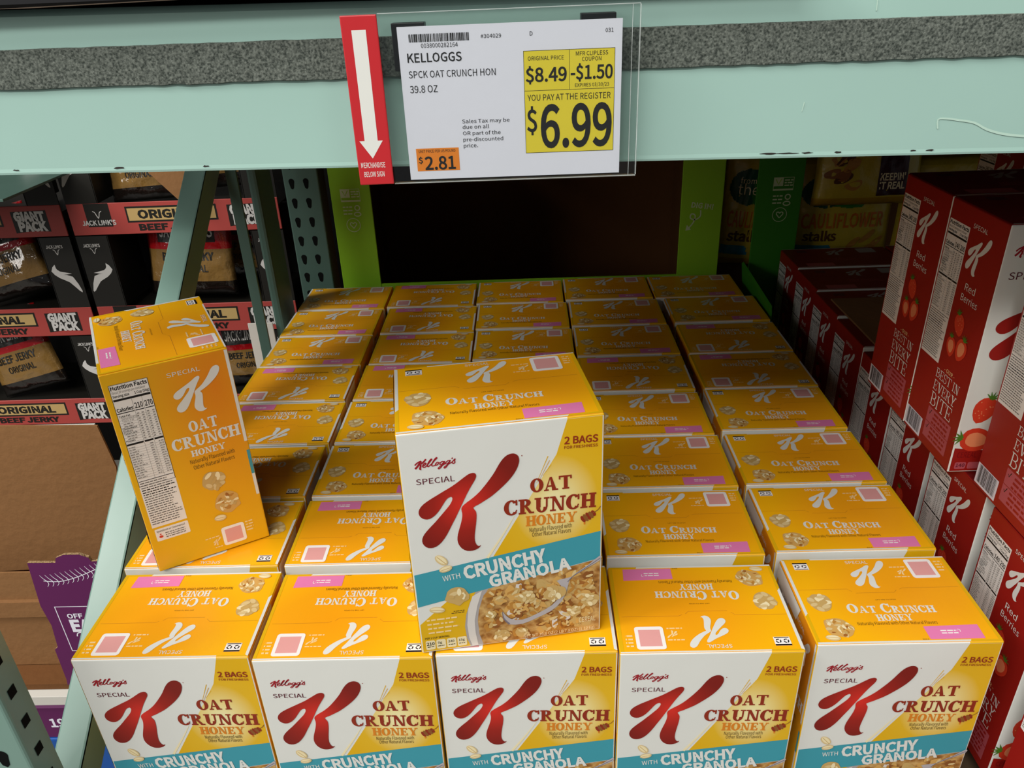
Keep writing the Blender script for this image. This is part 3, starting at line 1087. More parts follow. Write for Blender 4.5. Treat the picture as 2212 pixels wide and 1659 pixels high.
for (c, r), (x, y) in sorted(BX.items()):
    fl = (c, r) in FLIP
    if r == 1:
        lab = '%s white-fronted oat cereal box in the front row, lid print %s' % (
            {1: 'leftmost', 2: 'second from left', 3: 'middle', 4: 'fourth from left', 5: 'rightmost'}[c], 'upside down' if fl else 'upright')
    else:
        lab = 'orange-lidded oat cereal box, %s, %s, print %s' % (
            'rearmost row' if r == 8 else ORD[r] + ' row from the front', CNAME[c] + (' column' if c in (1, 3, 5) else ' column from left'),
            'upside down' if fl else 'upright')
    rz = rj.uniform(-.25, .25)
    if fl:
        o = carton('cereal_box', lab, (x + W_ / 1000, y + D_ / 1000, -H_ / 1000), rad(180 + rz), 'oat cereal boxes stacked in rows on the shelf')
    else:
        o = carton('cereal_box', lab, (x, y, -H_ / 1000), rad(rz), 'oat cereal boxes stacked in rows on the shelf')

EPS = 0.0022
carton('cereal_box', 'oat cereal box standing upright on top of the front row, facing out', (0.395, -0.0211, EPS), rad(8.7))
# standing with its nutrition side to the aisle: side panel's left foot at (0.046, 0.121)
_t = rad(29.19 - 90)
carton('cereal_box', 'oat cereal box turned sideways on the left column, showing its nutrition facts',
       (0.0472 - W_ / 1000 * math.cos(_t), 0.1212 - W_ / 1000 * math.sin(_t), EPS), _t)

tag(box_obj('shelf_deck', (-0.02, -0.05, -0.30), (2.2, 2.40, -H_ / 1000 - 0.0005), 'deck_wood'), kind='structure')


# ------------------------------------------------------------------ steel shelf beam above
def lerp(a, b, t):
    return a + (b - a) * t


def beam():
    t = thing('shelf_beam', 'teal painted steel shelf beam across the top with a grey felt strip', 'shelf beam', (0.40, -0.085, 0.56))
    X0, X1 = -0.02, 2.25                       # the beam runs 2.3 m; heights drop slightly to the right
    zx = lambda z0, z1, x: z0 + (z1 - z0) * (x - 0.16) / 0.69
    prof = []                                  # (y, zL, zR)
    bl, br = 0.5388, 0.5292
    r = 0.0035
    prof = [(0.004, 0, 0), (0.0, .0004, .0004), (-.0003, .0018, .0018), (0.0, .0042, .0042), (0.0, .100, .100), (0.004, .104, .104), (0.045, .104, .104), (0.045, 0, 0)]
    bm = new_bm()
    rings = []
    for x in (X0, 0.16, 0.5, 0.85, 1.4, X1):
        rings.append([bm.verts.new((x - 0.40, p[0], zx(bl, br, x) + p[1] - 0.56)) for p in prof])
    n = len(prof)
    for a, b in zip(rings, rings[1:]):
        for i in range(n):
            bm.faces.new((a[i], a[(i + 1) % n], b[(i + 1) % n], b[i]))
    bm.faces.new(rings[0])
    bm.faces.new(rings[-1][::-1])
    bmesh.ops.recalc_face_normals(bm, faces=bm.faces[:])
    mats = ['teal_paint']
    A = Art()
    mm = lambda pts: [((x - 0.40) * 1000, (z - 0.56) * 1000) for x, z in pts]
    A.stroke(mm([(.802, .5475), (.801, .5535), (.806, .5540), (.816, .5525), (.826, .5505), (.835, .546), (.847, .5425), (.862, .5405), (.88, .5390)]), (1.0, 1.8), 'scratch_paint', 1)
    A.stroke(mm([(.710, .568), (.709, .562)]), (0.8, 0.5), 'scratch_paint', 1)
    A.stroke(mm([(.748, .6215), (.7475, .628)]), 0.7, 'scratch_paint', 1)
    rng = random.Random(5)
    for x, L in ((.690, 5), (.702, 7), (.716, 4), (.737, 2), (.788, 2), (.80, 3), (.166, 2), (.239, 4), (.30, 2)):
        z = zx(bl, br, x) + .0036
        A.blob((x - .4) * 1000, (z - .56) * 1000, L, .55, 'chip_metal', 1, rng, 10, .35)
    A.mesh('', planar((0, -0.0003, 0), (1, 0, 0), (0, 0, 1), (0, -1, 0)), bm=bm, mats=mats)
    link('front_rail', finish('front_rail', bm, mats), t)
    bm = new_bm()
    v = []
    rj = random.Random(3)
    N = 240
    for i in range(N + 1):
        x = lerp(X0, X1, i / N)
        zb = lerp(.5945, .5915, (x - .173) / .675) + rj.uniform(-.0006, .0006)
        zt = lerp(.6192, .6168, (x - .181) / .66) + rj.uniform(-.0002, .0002)
        row = [bm.verts.new((x - .4, yy, z - .56)) for yy, z in ((0.0, zb), (-.0022, zb + .0005), (-.0022, zt - .0004), (0.0, zt))]
        if v:
            for k in range(3):
                bm.faces.new((v[k], row[k], row[k + 1], v[k + 1]))
        v = row
    bmesh.ops.recalc_face_normals(bm, faces=bm.faces[:])
    o = link('felt_strip', finish('felt_strip', bm, ['felt_grey']), t)
    o['label'] = 'speckled grey felt strip stuck along the beam'


beam()
# what lies on the beam: deck boards and a slip sheet that juts out a little past the beam's face
tag(box_obj('upper_shelf_deck', (-0.12, -0.036, 0.62), (2.25, 2.40, 0.64), 'deck_wood'), kind='structure')
o = box_obj('slip_sheet', (-0.02, -0.1025, 0), (0.70, 0.9, 0.006), 'black_plastic', loc=(0, 0, 0.6455))
tag(o, 'black plastic slip sheet lying on the shelf above the beam', 'slip sheet')
o = box_obj('stock_carton', (0.0, 0, 0), (0.30, 0.30, 0.25), 'white', loc=(-0.02, -0.085, 0.6520), bevel=.002)
tag(o, 'pale carton barely in view on the upper shelf at top left', 'carton')


tag(box_obj('side_shade_board', (-.30, .42, 0.50), (-.125, 2.40, 0.52), 'deck_wood'), kind='structure')  # unseen board added to shade the brace's upper end from the side lamp


# ------------------------------------------------------------------ price sign
def sign():
    Y = -0.1010
    t = thing('sign_holder', 'clear plastic sign holder with a red arrow strip hanging on the beam', 'sign holder', (0.5035, Y, 0.58))
    ox, oz = 0.5035, 0.58
    bm = new_bm()
    add_box(bm, (0.4105 - ox, -0.0022, 0.5280 - oz), (0.5962 - ox, -0.0012, 0.6317 - oz), 0, .0004, 1)
    add_box(bm, (0.4105 - ox, 0.0006, 0.5280 - oz), (0.5962 - ox, 0.0014, 0.6317 - oz), 0, .0003, 1)
    add_box(bm, (0.4336 - ox, -0.0024, 0.5272 - oz), (0.5966 - ox, 0.0016, 0.52795 - oz), 1, .0003, 1)
    add_box(bm, (0.5963 - ox, -0.0024, 0.5281 - oz), (0.5970 - ox, 0.0016, 0.6317 - oz), 1, .0003, 1)
    add_box(bm, (0.4336 - ox, -0.0024, 0.6318 - oz), (0.5966 - ox, -0.0014, 0.6323 - oz), 1, .0002, 1)
    add_box(bm, (0.5915 - ox, -0.00235, 0.5281 - oz), (0.5918 - ox, -0.00225, 0.6317 - oz), 1)
    link('plastic_sleeve', finish('plastic_sleeve', bm, ['clear_plastic', 'plastic_edge_glint']), t)
    A = Art()
    mm = lambda pts: [((x - ox) * 1000, (z - oz) * 1000) for x, z in pts]
    bm = new_bm()
    add_box(bm, (0.4105 - ox, -0.0038, 0.5278 - oz), (0.4335 - ox, -0.0023, 0.6318 - oz), 0, .0007, 2)
    A.poly(mm([(.4170, .6234), (.4170, .5566), (.4135, .5566), (.4211, .5452), (.4290, .5566), (.4257, .5566), (.4260, .6234)])[::-1], 'white', 1)
    x, z = mm([(.4208, .5392)])[0]
    A.text('MERCHANDISE', x, z, 3.4, 'white', 1, width=16.2, bold=.008, align='c')
    x, z = mm([(.4209, .5332)])[0]
    A.text('BELOW SIGN', x, z, 3.4, 'white', 1, width=13.6, bold=.008, align='c')
    mats = ['sign_red']
    A.mesh('', planar((0, -0.0038, 0), (1, 0, 0), (0, 0, 1), (0, -1, 0), .00006), bm=bm, mats=mats)
    link('arrow_strip', finish('arrow_strip', bm, mats), t)['label'] = 'red strip with a white arrow pointing down'
    for n, (xa, xb, za, zb) in enumerate(((.441, .462, .598, .6262), (.560, .582, .60, .6275))):
        box_obj('magnet', (xa - ox, .0016, za - oz), (xb - ox, .0120, zb - oz), 'black_plastic', t, .0005)
    c = thing('price_card', 'white price card reading 6.99 inside the clear sign holder', 'price card', (0.5150, Y, 0.577))
    ox, oz = 0.5150, 0.577
    A = Art()
    rng = random.Random(21)

    def T(s, x0, z0, x1, cap, m='sign_ink', bold=0.0):
        A.text(s, (x0 - ox) * 1000, (z0 - oz) * 1000, cap, m, 3, width=(x1 - x0) * 1000, bold=bold)

    x = .4518
    while x < .4895:
        wd = rng.choice([.0003, .0003, .0006, .0006, .0009])
        A.rect((x - ox) * 1000, (.6150 - oz) * 1000, (x + wd - ox) * 1000, (.6196 - oz) * 1000, 'sign_ink', 3)
        x += wd + rng.choice([.0003, .0003, .0006])
    T('0038000282164', .4592, .6116, .4824, 2.5)
    T('#304029', .4971, .6159, .5099, 2.2)
    T('D', .5278, .6162, .5296, 2.4)
    T('031', .5751, .6165, .5800, 2.3)
    T('KELLOGGS', .4499, .6033, .4844, 5.2, bold=.012)
    T('SPCK OAT CRUNCH HON', .4498, .5940, .5055, 4.1)
    T('39.8 OZ', .4498, .5851, .4676, 4.2)
    for i, (tx, x1, z) in enumerate((('Sales Tax may be', .5132, .5652), ('due on all', .4995, .5616), ('OR part of the', .5070, .5576), ('pre-discounted', .5085, .5536), ('price.', .4915, .5497))):
        T(tx, .4821, z, x1, 2.3)
    R = lambda x0, z0, x1, z1, m, l=1: A.rect((x0 - ox) * 1000, (z0 - oz) * 1000, (x1 - ox) * 1000, (z1 - oz) * 1000, m, l)
    R(.4500, .5351, .4786, .5499, 'sign_orange')
    T('UNIT PRICE PER US POUND', .4517, .5472, .4763, 1.8)
    T('$', .4512, .5405, .4540, 3.6, bold=.02)
    T('2.81', .4552, .5361, .4759, 8.2, bold=.02)
    R(.5234, .5445, .5814, .6075, 'sign_yellow')
    A.frame((.5234 - ox) * 1000, (.5445 - oz) * 1000, (.5814 - ox) * 1000, (.6075 - oz) * 1000, .25, 'sign_ink', 2)
    R(.5234, .5835, .5814, .58375, 'sign_ink', 2)
    R(.5524, .5836, .55265, .6074, 'sign_ink', 2)
    T('ORIGINAL PRICE', .5262, .6017, .5490, 2.4)
    T('$8.49', .5246, .5891, .5508, 8.0, bold=.02)
    T('MFR CLIPLESS', .5566, .6036, .5769, 2.4)
    T('COUPON', .5605, .6003, .5727, 2.4)
    T('-$1.50', .5533, .5897, .5801, 7.9, bold=.02)
    T('EXPIRES 03/30/23', .5561, .5850, .5779, 2.1)
    T('YOU PAY AT THE REGISTER', .5254, .5775, .5790, 3.7)
    T('$', .5246, .5585, .5312, 13.5, bold=.015)
    T('6.99', .5336, .5484, .5801, 25.5, bold=.02)
    bm = new_bm()
    add_box(bm, (.4448 - ox, -.0009, .5296 - oz), (.5857 - ox, .0003, .6240 - oz))
    mats = ['card_white']
    A.mesh('', planar((0, -0.0009, 0), (1, 0, 0), (0, 0, 1), (0, -1, 0), .00006), bm=bm, mats=mats)
    link('printed_card', finish('printed_card', bm, mats), c)


sign()


# ------------------------------------------------------------------ rack uprights and braces on the left
def upright(name, label, x0, x1, y0, depth, z0, z1, holes_front, holes_side, wall=.0025, paint='teal_paint'):
    """roll-formed post: open-backed channel with punched holes as flat dark patches, their inner shade painted in"""
    t = thing(name, label, 'rack upright', ((x0 + x1) / 2, y0, z0))
    cx = (x0 + x1) / 2
    bm = new_bm()
    a, b = x0 - cx, x1 - cx
    prism(bm, [(a, 0), (b, 0), (b, depth), (b - wall, depth), (b - wall, wall), (a + wall, wall), (a + wall, depth), (a, depth)], 'z', 0, z1 - z0)
    es = [e for e in bm.edges if abs(e.verts[0].co.z - e.verts[1].co.z) > .1 and all(abs(v.co.y) < 1e-6 for v in e.verts)]
    bmesh.ops.bevel(bm, geom=es, offset=.004, segments=3, affect='EDGES', profile=.5)
    A = Art()
    B = Art()
    rng = random.Random(8)
    if holes_front:
        dz, zoff, r = holes_front
        z = zoff
        while z < z1:
            for px in (-.0225, .0115):
                pts = []
                for k in range(11):
                    q = rad(-20 + 22 * k)
                    pts.append((px * 1000 + r * math.cos(q), (z - z0) * 1000 + r * math.sin(q)))
                pts += [(px * 1000 - r * .55, (z - z0) * 1000 - 2.3 * r), (px * 1000 + r * .1, (z - z0) * 1000 - 2.75 * r), (px * 1000 + r * .6, (z - z0) * 1000 - 2.2 * r)]
                A.poly(pts, 'hole_dark', 1)
            z += dz
    if holes_side:
        dz, zoff, r = holes_side
        z = zoff
        while z < z1:
            B.rect(depth * 480 - r, (z - z0) * 1000 - r * 1.15, depth * 480 + r, (z - z0) * 1000 + r * 1.15, 'hole_dark', 1)
            z += dz
    mats = [paint]
    A.mesh('', planar((0, 0, 0), (1, 0, 0), (0, 0, 1), (0, -1, 0), .0003), bm=bm, mats=mats)
    B.mesh('', planar((b, 0, 0), (0, 1, 0), (0, 0, 1), (1, 0, 0), .0003), bm=bm, mats=mats)
    link('post_channel', finish('post_channel', bm, mats), t)
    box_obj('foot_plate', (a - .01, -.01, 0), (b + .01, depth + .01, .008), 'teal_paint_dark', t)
    return t


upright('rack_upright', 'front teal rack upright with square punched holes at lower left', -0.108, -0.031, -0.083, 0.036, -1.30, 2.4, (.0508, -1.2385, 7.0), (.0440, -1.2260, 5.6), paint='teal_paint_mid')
upright('rack_upright', 'rear teal rack upright with keyhole slots beside the green carton', -0.048, 0.036, 1.20, 0.06, -1.30, 2.4, (.0463, -1.2340, 6.8), None, paint='teal_paint_shaded')


def slim_post():
    t = thing('frame_post', 'slim two-flanged teal rack post standing behind the diagonal brace', 'rack post', (-0.05, 0.90, -1.30))
    box_obj('front_flange', (0.0, -.042, 0), (.021, -.036, 3.7), 'teal_paint_shaded', t, .001)
    box_obj('rear_flange', (0.0, .070, 0), (.020, .168, 3.7), 'teal_paint_shaded', t, .006)
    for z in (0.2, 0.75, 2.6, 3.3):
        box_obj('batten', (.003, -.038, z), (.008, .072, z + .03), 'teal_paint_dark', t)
    return t


slim_post()


def brace(p, q, wd, th, label):
    """square-sided channel brace between two points of the frame plane"""
    p, q = Vector(p), Vector(q)
    d = (q - p)
    t = thing('diagonal_brace', label, 'rack brace', p)
    zax = d.normalized()
    xax = Vector((1, 0, 0))
    yax = zax.cross(xax).normalized()
    M = Matrix((xax, yax, zax)).transposed()
    t.rotation_euler = M.to_euler()
    bm = new_bm()
    L = d.length
    a, b, wl = th, wd, .0022
    prism(bm, [(0, -b / 2), (a, -b / 2), (a, -b / 2 + wl), (a, b / 2), (0, b / 2)], 'z', 0, L)
    es = [e for e in bm.edges if e.calc_length() > L * .9]
    bmesh.ops.bevel(bm, geom=es, offset=.003, segments=2, affect='EDGES', profile=.5)
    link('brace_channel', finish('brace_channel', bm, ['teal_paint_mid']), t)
    return t


brace((-0.096, -0.060, -0.286), (-0.096, 0.905, 0.418), 0.052, 0.040, 'wide teal diagonal brace of the rack frame behind the sideways box')


# ------------------------------------------------------------------ jerky display in the next bay
def bull_horn(A, x, z, s, mirror, m, layer):
    P = [(0, 0), (-14, -19), (4, -39), (28, -52), (49, -78), (56, -78), (41, -36), (16, -30), (41, -27), (10, -20), (1, -10)]
    P = [(x + (-p[0] if mirror else p[0]) * s, z + p[1] * s) for p in P]
    if mirror:
        P.reverse()
    A.poly(smooth(P[::-1], 2), m, layer)


def mini_horns(A, x, z, s, m, layer):
    A.stroke([(x - 5 * s, z + 6 * s), (x - 2.6 * s, z + 4.6 * s), (x - 1.4 * s, z + 1 * s), (x, z - 2 * s)], .9 * s, m, layer)
    A.stroke([(x + 5 * s, z + 6 * s), (x + 2.6 * s, z + 4.6 * s), (x + 1.4 * s, z + 1 * s), (x, z - 2 * s)], .9 * s, m, layer)


TW = 0.566
def tray_meshes():
    """one shelf tray, origin at lip bottom left front; x right, y back, z up"""
    W = TW * 1000
    A = Art()
    A.rect(46, 22, 113, 85, 'jerky_black', 1)
    A.text("JACK LINK'S", 31, 27, 12.5, 'silver', 3, width=92, bold=.03)
    mini_horns(A, 79, 50, 2.4, 'silver', 3)
    A.rect(155, 31, 400, 74, 'jerky_black', 1)
    A.rect(160, 36, 395, 69, 'jerky_tan', 2)
    A.text('ORIGINAL', 186, 42, 21, 'jerky_black', 3, width=178, bold=.045)
    A.text('BEEF JERKY', 182, 9.5, 16, 'jerky_black', 3, width=184, bold=.045)
    A.poly([(428, 70), (524, 72), (524, 14), (476, 17), (428, 12)][::-1], 'jerky_black', 1)
    A.text('GIANT', 434, 45, 23, 'silver', 3, width=84, bold=.06)
    A.text('PACK', 440, 18, 23, 'silver', 3, width=78, bold=.06)
    bm = new_bm()
    add_box(bm, (0, 0, 0), (TW, .004, .085), 0, .001, 1)
    mats = ['jerky_red']
    A.mesh('', planar((0, 0, 0), (1, 0, 0), (0, 0, 1), (0, -1, 0), .0003), bm=bm, mats=mats)
    lip = finish('front_lip', bm, mats)
    cols = []
    for side in (0, 1):
        A = Art()
        x0 = 0 if side == 0 else W - 86
        A.text("JACK LINK'S", x0 + 14, 258, 8.5, 'silver', 2, width=46, bold=.03)
        mini_horns(A, x0 + 40, 243, 1.9, 'silver', 2)
        if side:
            bull_horn(A, x0 + 22, 212, 1.0, False, 'silver', 2)
        else:
            bull_horn(A, x0 + 62, 212, 1.0, True, 'silver', 2)
        bm = new_bm()
        add_box(bm, (x0 / 1000, .001, .085), (x0 / 1000 + .086, .004, .288), 0)
        xs = .086 if side == 0 else (W - 86) / 1000
        add_box(bm, (xs - .0015, .001, .085), (xs + .0015, .16, .288), 0)
        mats = ['jerky_black']
        A.mesh('', planar((0, .001, 0), (1, 0, 0), (0, 0, 1), (0, -1, 0), .0003), bm=bm, mats=mats)
        cols.append(finish('corner_column', bm, mats))
    bm = new_bm()
    add_box(bm, (0, .30, 0), (TW, .303, .288), 0)
    add_box(bm, (0, .004, .063), (TW, .303, .066), 0)
    shell = finish('tray_shell', bm, ['jerky_black'])
    return lip, cols, shell


LIP, COLS, SHELL = tray_meshes()
JY = 1.40
for r, z in enumerate((-0.502, -0.211, 0.0800)):
    for c, x in enumerate((-1.283, -0.700)):
        lab = 'red-lipped beef jerky display tray, %s tier, %s stack behind the rack' % (('lowest', 'middle', 'upper')[r], ('left', 'right')[c])
        t = thing('display_tray', lab, 'display tray', (x, JY, z), group='jerky display trays in the next bay')
        link('front_lip', LIP, t)['label'] = 'red printed cardboard lip'
        for m in COLS:
            link('corner_column', m, t)
        link('tray_shell', SHELL, t)


def pouch(name, label, cat, loc, rot, wd, ht, th, film, art=None, seed=0, crinkle=.004, group=None):
    """pillow bag; origin bottom centre, front faces -y"""
    t = thing(name, label, cat, loc, rot, group)
    N, Mv = 22, 28

    def hgt(u, v):
        a = max(0.0, 1 - abs(2 * u - 1) ** 3) ** .6 * max(0.0, 1 - abs(2 * v - 1) ** 4) ** .6
        c = noise.noise(Vector((u * 7 + seed, v * 6, seed * 3.1))) + .6 * noise.noise(Vector((u * 16, v * 13 + seed, 4.0)))
        return th * .5 * a + crinkle * c * min(1.0, a * 3)
    bm = new_bm()
    uvl = bm.loops.layers.uv[0]
    for sgn in (-1, 1):
        G = [[bm.verts.new(((i / N - .5) * wd * (1 - .05 * math.sin(math.pi * j / Mv)), sgn * hgt(i / N, j / Mv), j / Mv * ht)) for i in range(N + 1)] for j in range(Mv + 1)]
        for j in range(Mv):
            for i in range(N):
                q = (G[j][i], G[j][i + 1], G[j + 1][i + 1], G[j + 1][i])
                f = bm.faces.new(q if sgn < 0 else q[::-1])
                f.smooth = True
                ij = ((i, j), (i + 1, j), (i + 1, j + 1), (i, j + 1))
                ij = ij if sgn < 0 else ij[::-1]
                for lp, (a, b) in zip(f.loops, ij):
                    lp[uvl].uv = (a / N, b / Mv)
    bmesh.ops.remove_doubles(bm, verts=bm.verts[:], dist=1e-5)
    link('film_pouch', finish('film_pouch', bm, [film]), t)
    if art:
        A = Art()
        art(A, wd * 1000, ht * 1000)

        def fn(x, y, l):
            u, v = min(max(x / (wd * 1000), 0), 1), min(max(y / (ht * 1000), 0), 1)
            return Vector(((u - .5) * wd * (1 - .05 * math.sin(math.pi * v)), -hgt(u, v) - .0006 - .0004 * l, v * ht))
        link('printed_label', A.mesh('printed_label', fn), t)
    return t


def dense(A, pts, m, layer, step=9):
    """fill an outline with small cells so that it follows a curved film"""
    xs = [p[0] for p in pts]
    ys = [p[1] for p in pts]

    def inp(x, y):
        c = False
        for i in range(len(pts)):
            (x1, y1), (x2, y2) = pts[i], pts[i - 1]
            if (y1 > y) != (y2 > y) and x < (x2 - x1) * (y - y1) / (y2 - y1) + x1:
                c = not c
        return c
    y = min(ys)
    while y < max(ys):
        x = min(xs)
        while x < max(xs):
            if inp(x + step / 2, y + step / 2):
                A.rect(x, y, x + step, y + step, m, layer)
            x += step
        y += step


def jerky_label(A, w, h):
    dense(A, [(w * .16, h * .60), (w * .84, h * .60), (w * .84, h * .83), (w * .16, h * .83)], 'jerky_black', 0, 6)
    A.text("JACK LINK'S", w * .19, h * .66, h * .13, 'silver', 1, width=w * .62, bold=.02)
    A.text('BEEF JERKY', w * .20, h * .40, h * .085, 'jerky_black', 1, width=w * .60, bold=.03)
    A.text('ORIGINAL', w * .30, h * .27, h * .075, 'jerky_black', 1, width=w * .42, bold=.02)


JB = [  # x, z, dy, tilt-y, lean, label
    (-0.985, -0.415, .050, -14, -10, 'jerky bag tipped in the middle tier left tray, white name across its black label'),
    (-0.830, -0.430, .205, 4, -8, 'jerky bag standing at the right end of the middle tier left tray'),
    (-0.325, -0.430, .080, -4, -8, 'jerky bag in the middle tier right tray beside the white board'),
    (-0.940, -0.118, .060, -14, -14, 'jerky bag slumped at the left of the upper opening, red top showing'),
    (-1.075, -0.125, .190, -12, -10, 'jerky bag leaning behind the slumped one at the far left'),
    (-0.435, -0.128, .060, 2, -10, 'shiny jerky bag upright behind the wide diagonal brace'),
    (-0.330, -0.128, .185, 3, -10, 'jerky bag to the right of the shiny one, by the black column'),
    (-0.505, 0.146, .060, -3, -12, 'jerky bag above the top red lip, tan label showing'),
    (-0.312, 0.165, .100, -4, -10, 'jerky bag above the top red lip right of the brace'),
]
for i, (x, z, dy, ty, ln, lab) in enumerate(JB):
    pouch('jerky_bag', lab, 'snack bag', (x, JY + dy, z + .010), (rad(ln), rad(ty), 0), {0: .22, 1: .15, 3: .22, 5: .25, 8: .15}.get(i, .19), .25 if i in (0, 3, 5) else .22, .055, 'jerky_film', jerky_label, i + 1, group='jerky bags in the display trays')

o = thing('cardboard_flap', 'loose brown cardboard flap hanging over the upper jerky tray', 'cardboard', (-0.40, JY - .03, 0.16))
bm = new_bm()
prism(bm, [(-.093, .145), (.085, .145), (.060, -.01), (.03, .0)], 'y', 0, .004)
link('panel', finish('panel', bm, ['kraft']), o)

o = box_obj('shelf_panel', (-.60, 0, 0), (0, .290, .006), 'teal_paint_shaded', loc=(-.664, 1.1095, .245), bevel=.001)
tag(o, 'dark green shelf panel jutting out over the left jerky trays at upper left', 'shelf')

# ------------------------------------------------------------------ cartons at lower left
def tray_carton():
    FY = 0.36
    t = thing('display_carton', 'open brown carton with a purple printed front, at lower left behind the rack', 'carton', (-0.30, FY, -0.46))
    ox, oz = -0.30, -0.46
    prof = [(-.338, -.460), (-.336, -.447), (-.334, -.372), (-.327, -.366), (-.322, -.315), (-.327, -.27), (-.319, -.176)]
    front = [(-.319, -.176), (-.272, -.177), (-.2685, -.167), (-.254, -.161), (-.228, -.161), (-.214, -.168), (-.212, -.176), (-.125, -.172), (-.125, -.464), (-.338, -.460)] + prof[1:-1]
    A = Art()
    mm = lambda p: ((p[0] - ox) * 1000, (p[1] - oz) * 1000)
    A.poly([mm(p) for p in front][::-1], 'purple', 1)
    x0, z0 = mm((-.304, -.215))
    stem = [(x0, z0), (x0 + 26, z0 - 2), (x0 + 60, z0 + 7), (x0 + 104, z0 + 26), (x0 + 150, z0 + 40)]
    A.stroke(stem, 1.3, 'card_white', 2)
    for i in range(15):
        k = i / 15
        px, pz = x0 + 6 + 135 * k, z0 - 1 + 36 * k ** 1.4
        A.stroke([(px, pz), (px - 5, pz + 6), (px - 9, pz + 13)], (1.5, .5), 'card_white', 2)
        A.stroke([(px, pz), (px + 1, pz - 6), (px - 3, pz - 12)], (1.5, .5), 'card_white', 2)
    fx, fz = mm((-.304, -.376))
    A.frame(fx, fz, fx + 150, fz + 104, 1.5, 'card_white', 2)
    A.text('OFF', fx + 16, fz + 77, 10, 'card_white', 3, width=27, bold=.03)
    A.text('×', fx + 50, fz + 77, 9, 'card_white', 3)
    A.text('EAT', fx + 16, fz + 47, 25, 'card_white', 3, width=56, bold=.05)
    A.stroke([(fx + 26, fz + 15), (fx + 30, fz + 42)], 3, 'card_white', 3)
    A.stroke([(fx + 20, fz + 35), (fx + 24, fz + 43), (fx + 38, fz + 43), (fx + 44, fz + 35), (fx + 38, fz + 27), (fx + 29, fz + 27)], 2, 'card_white', 3)
    smalltext(A, fx + 20, fz + 8, fx + 60, 4, 'card_white', 3, random.Random(1))
    bm = new_bm()
    prism(bm, [((p[0] - ox), (p[1] - oz)) for p in front], 'y', 0.0002, .005)
    mats = ['kraft_edge']
    A.mesh('', planar((0, .0, 0), (1, 0, 0), (0, 0, 1), (0, -1, 0), .0002), bm=bm, mats=mats)
    link('front_panel', finish('front_panel', bm, mats), t)['label'] = 'purple printed cut-out front panel'
    # interior: back wall, right wall, floor step, liner
    bm = new_bm()
    prism(bm, [(-.85 - ox, -.72 - oz), (-.127 - ox, -.72 - oz), (-.127 - ox, -.235 - oz), (-.85 - ox, -.235 - oz)], 'y', .26, .264)
    add_box(bm, (-.129 - ox, .004, -.46 - oz), (-.125 - ox, .262, -.20 - oz))
    add_box(bm, (-.85 - ox, .004, -.475 - oz), (-.125 - ox, .262, -.462 - oz))
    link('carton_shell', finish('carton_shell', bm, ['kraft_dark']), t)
    bm = new_bm()
    prism(bm, [(-.80 - ox, -.46 - oz), (-.255 - ox, -.46 - oz), (-.262 - ox, -.24 - oz), (-.80 - ox, -.235 - oz)], 'y', .05, .054)
    prism(bm, [(-.80 - ox, -.335 - oz), (-.268 - ox, -.335 - oz), (-.27 - ox, -.30 - oz), (-.80 - ox, -.30 - oz)], 'y', .042, .05)
    link('liner', finish('liner', bm, ['kraft']), t)
    # tall back board
    Y = .58
    k = (Y + .633) / (0.35 + .633)
    bm = new_bm()
    pts = [(-.95, -.033), (-.443, -.040), (-.2725, -.045), (-.262, -.135), (-.285, -.300), (-.30, -.345), (-.385, -.372), (-.95, -.39)]
    prism(bm, [(p[0] - ox, p[1] - oz) for p in pts], 'y', Y - FY, Y - FY + .004)
    link('back_board', finish('back_board', bm, ['kraft']), t)['label'] = 'tall bare brown back board'
    return t


tray_carton()
o = box_obj('white_board', (-.18, 0, -.15), (.05, .004, .011), 'white_board', loc=(-.405, .70, -.120), bevel=.001)
tag(o, 'white cardboard sheet standing behind the tall brown board', 'cardboard')
o = box_obj('white_board', (-.026, 0, -.15), (.030, .004, .0), 'white_board', loc=(-.082, .96, -.010), bevel=.001)
tag(o, 'narrow white board upright beside the slim rack post', 'cardboard')


def purple_box():
    t = thing('protein_box', 'purple carton printed 19 g under the white tray edge at lower left', 'carton', (-.36, .36, -.60))
    bm = new_bm()
    add_box(bm, (-.30, 0, 0), (.235, .25, .0985), 0, .002)
    mats = ['purple_light']
    A = Art()
    A.rect(-297, 2, 232, 80, 'purple', 1)
    A.text('19 g', -42, 30, 21, 'card_white', 2, bold=.03)
    A.mesh('', planar((0, 0, 0), (1, 0, 0), (0, 0, 1), (0, -1, 0), .0003), bm=bm, mats=mats)
    link('carton_body', finish('carton_body', bm, mats), t)


purple_box()
o = box_obj('tray_liner', (-.34, -.012, 0), (.030, .24, .022), 'white_board', loc=(-.365, .36, -.4985), bevel=.001)
tag(o, 'white cardboard tray edge between the brown carton and the purple one', 'cardboard')
o = box_obj('blue_carton', (-.35, -.004, -.18), (.235, .25, -.0006), 'blue', loc=(-.36, .36, -.60), bevel=.003)
tag(o, 'blue carton under the purple carton at the bottom left', 'carton')

# ------------------------------------------------------------------ green display crates at the back
def heart(A, x, z, r, m, layer):
    A.ring(x, z, r, r, r * .09, m, layer)
    A.ring(x - r * .24, z + r * .16, r * .27, r * .27, r * .13, m, layer, 0, 200, 10)
    A.ring(x + r * .24, z + r * .16, r * .27, r * .27, r * .13, m, layer, -20, 180, 10)
    A.stroke([(x - r * .46, z + r * .1), (x, z - r * .46)], r * .13, m, layer, 1)
    A.stroke([(x + r * .46, z + r * .1), (x, z - r * .46)], r * .13, m, layer, 1)


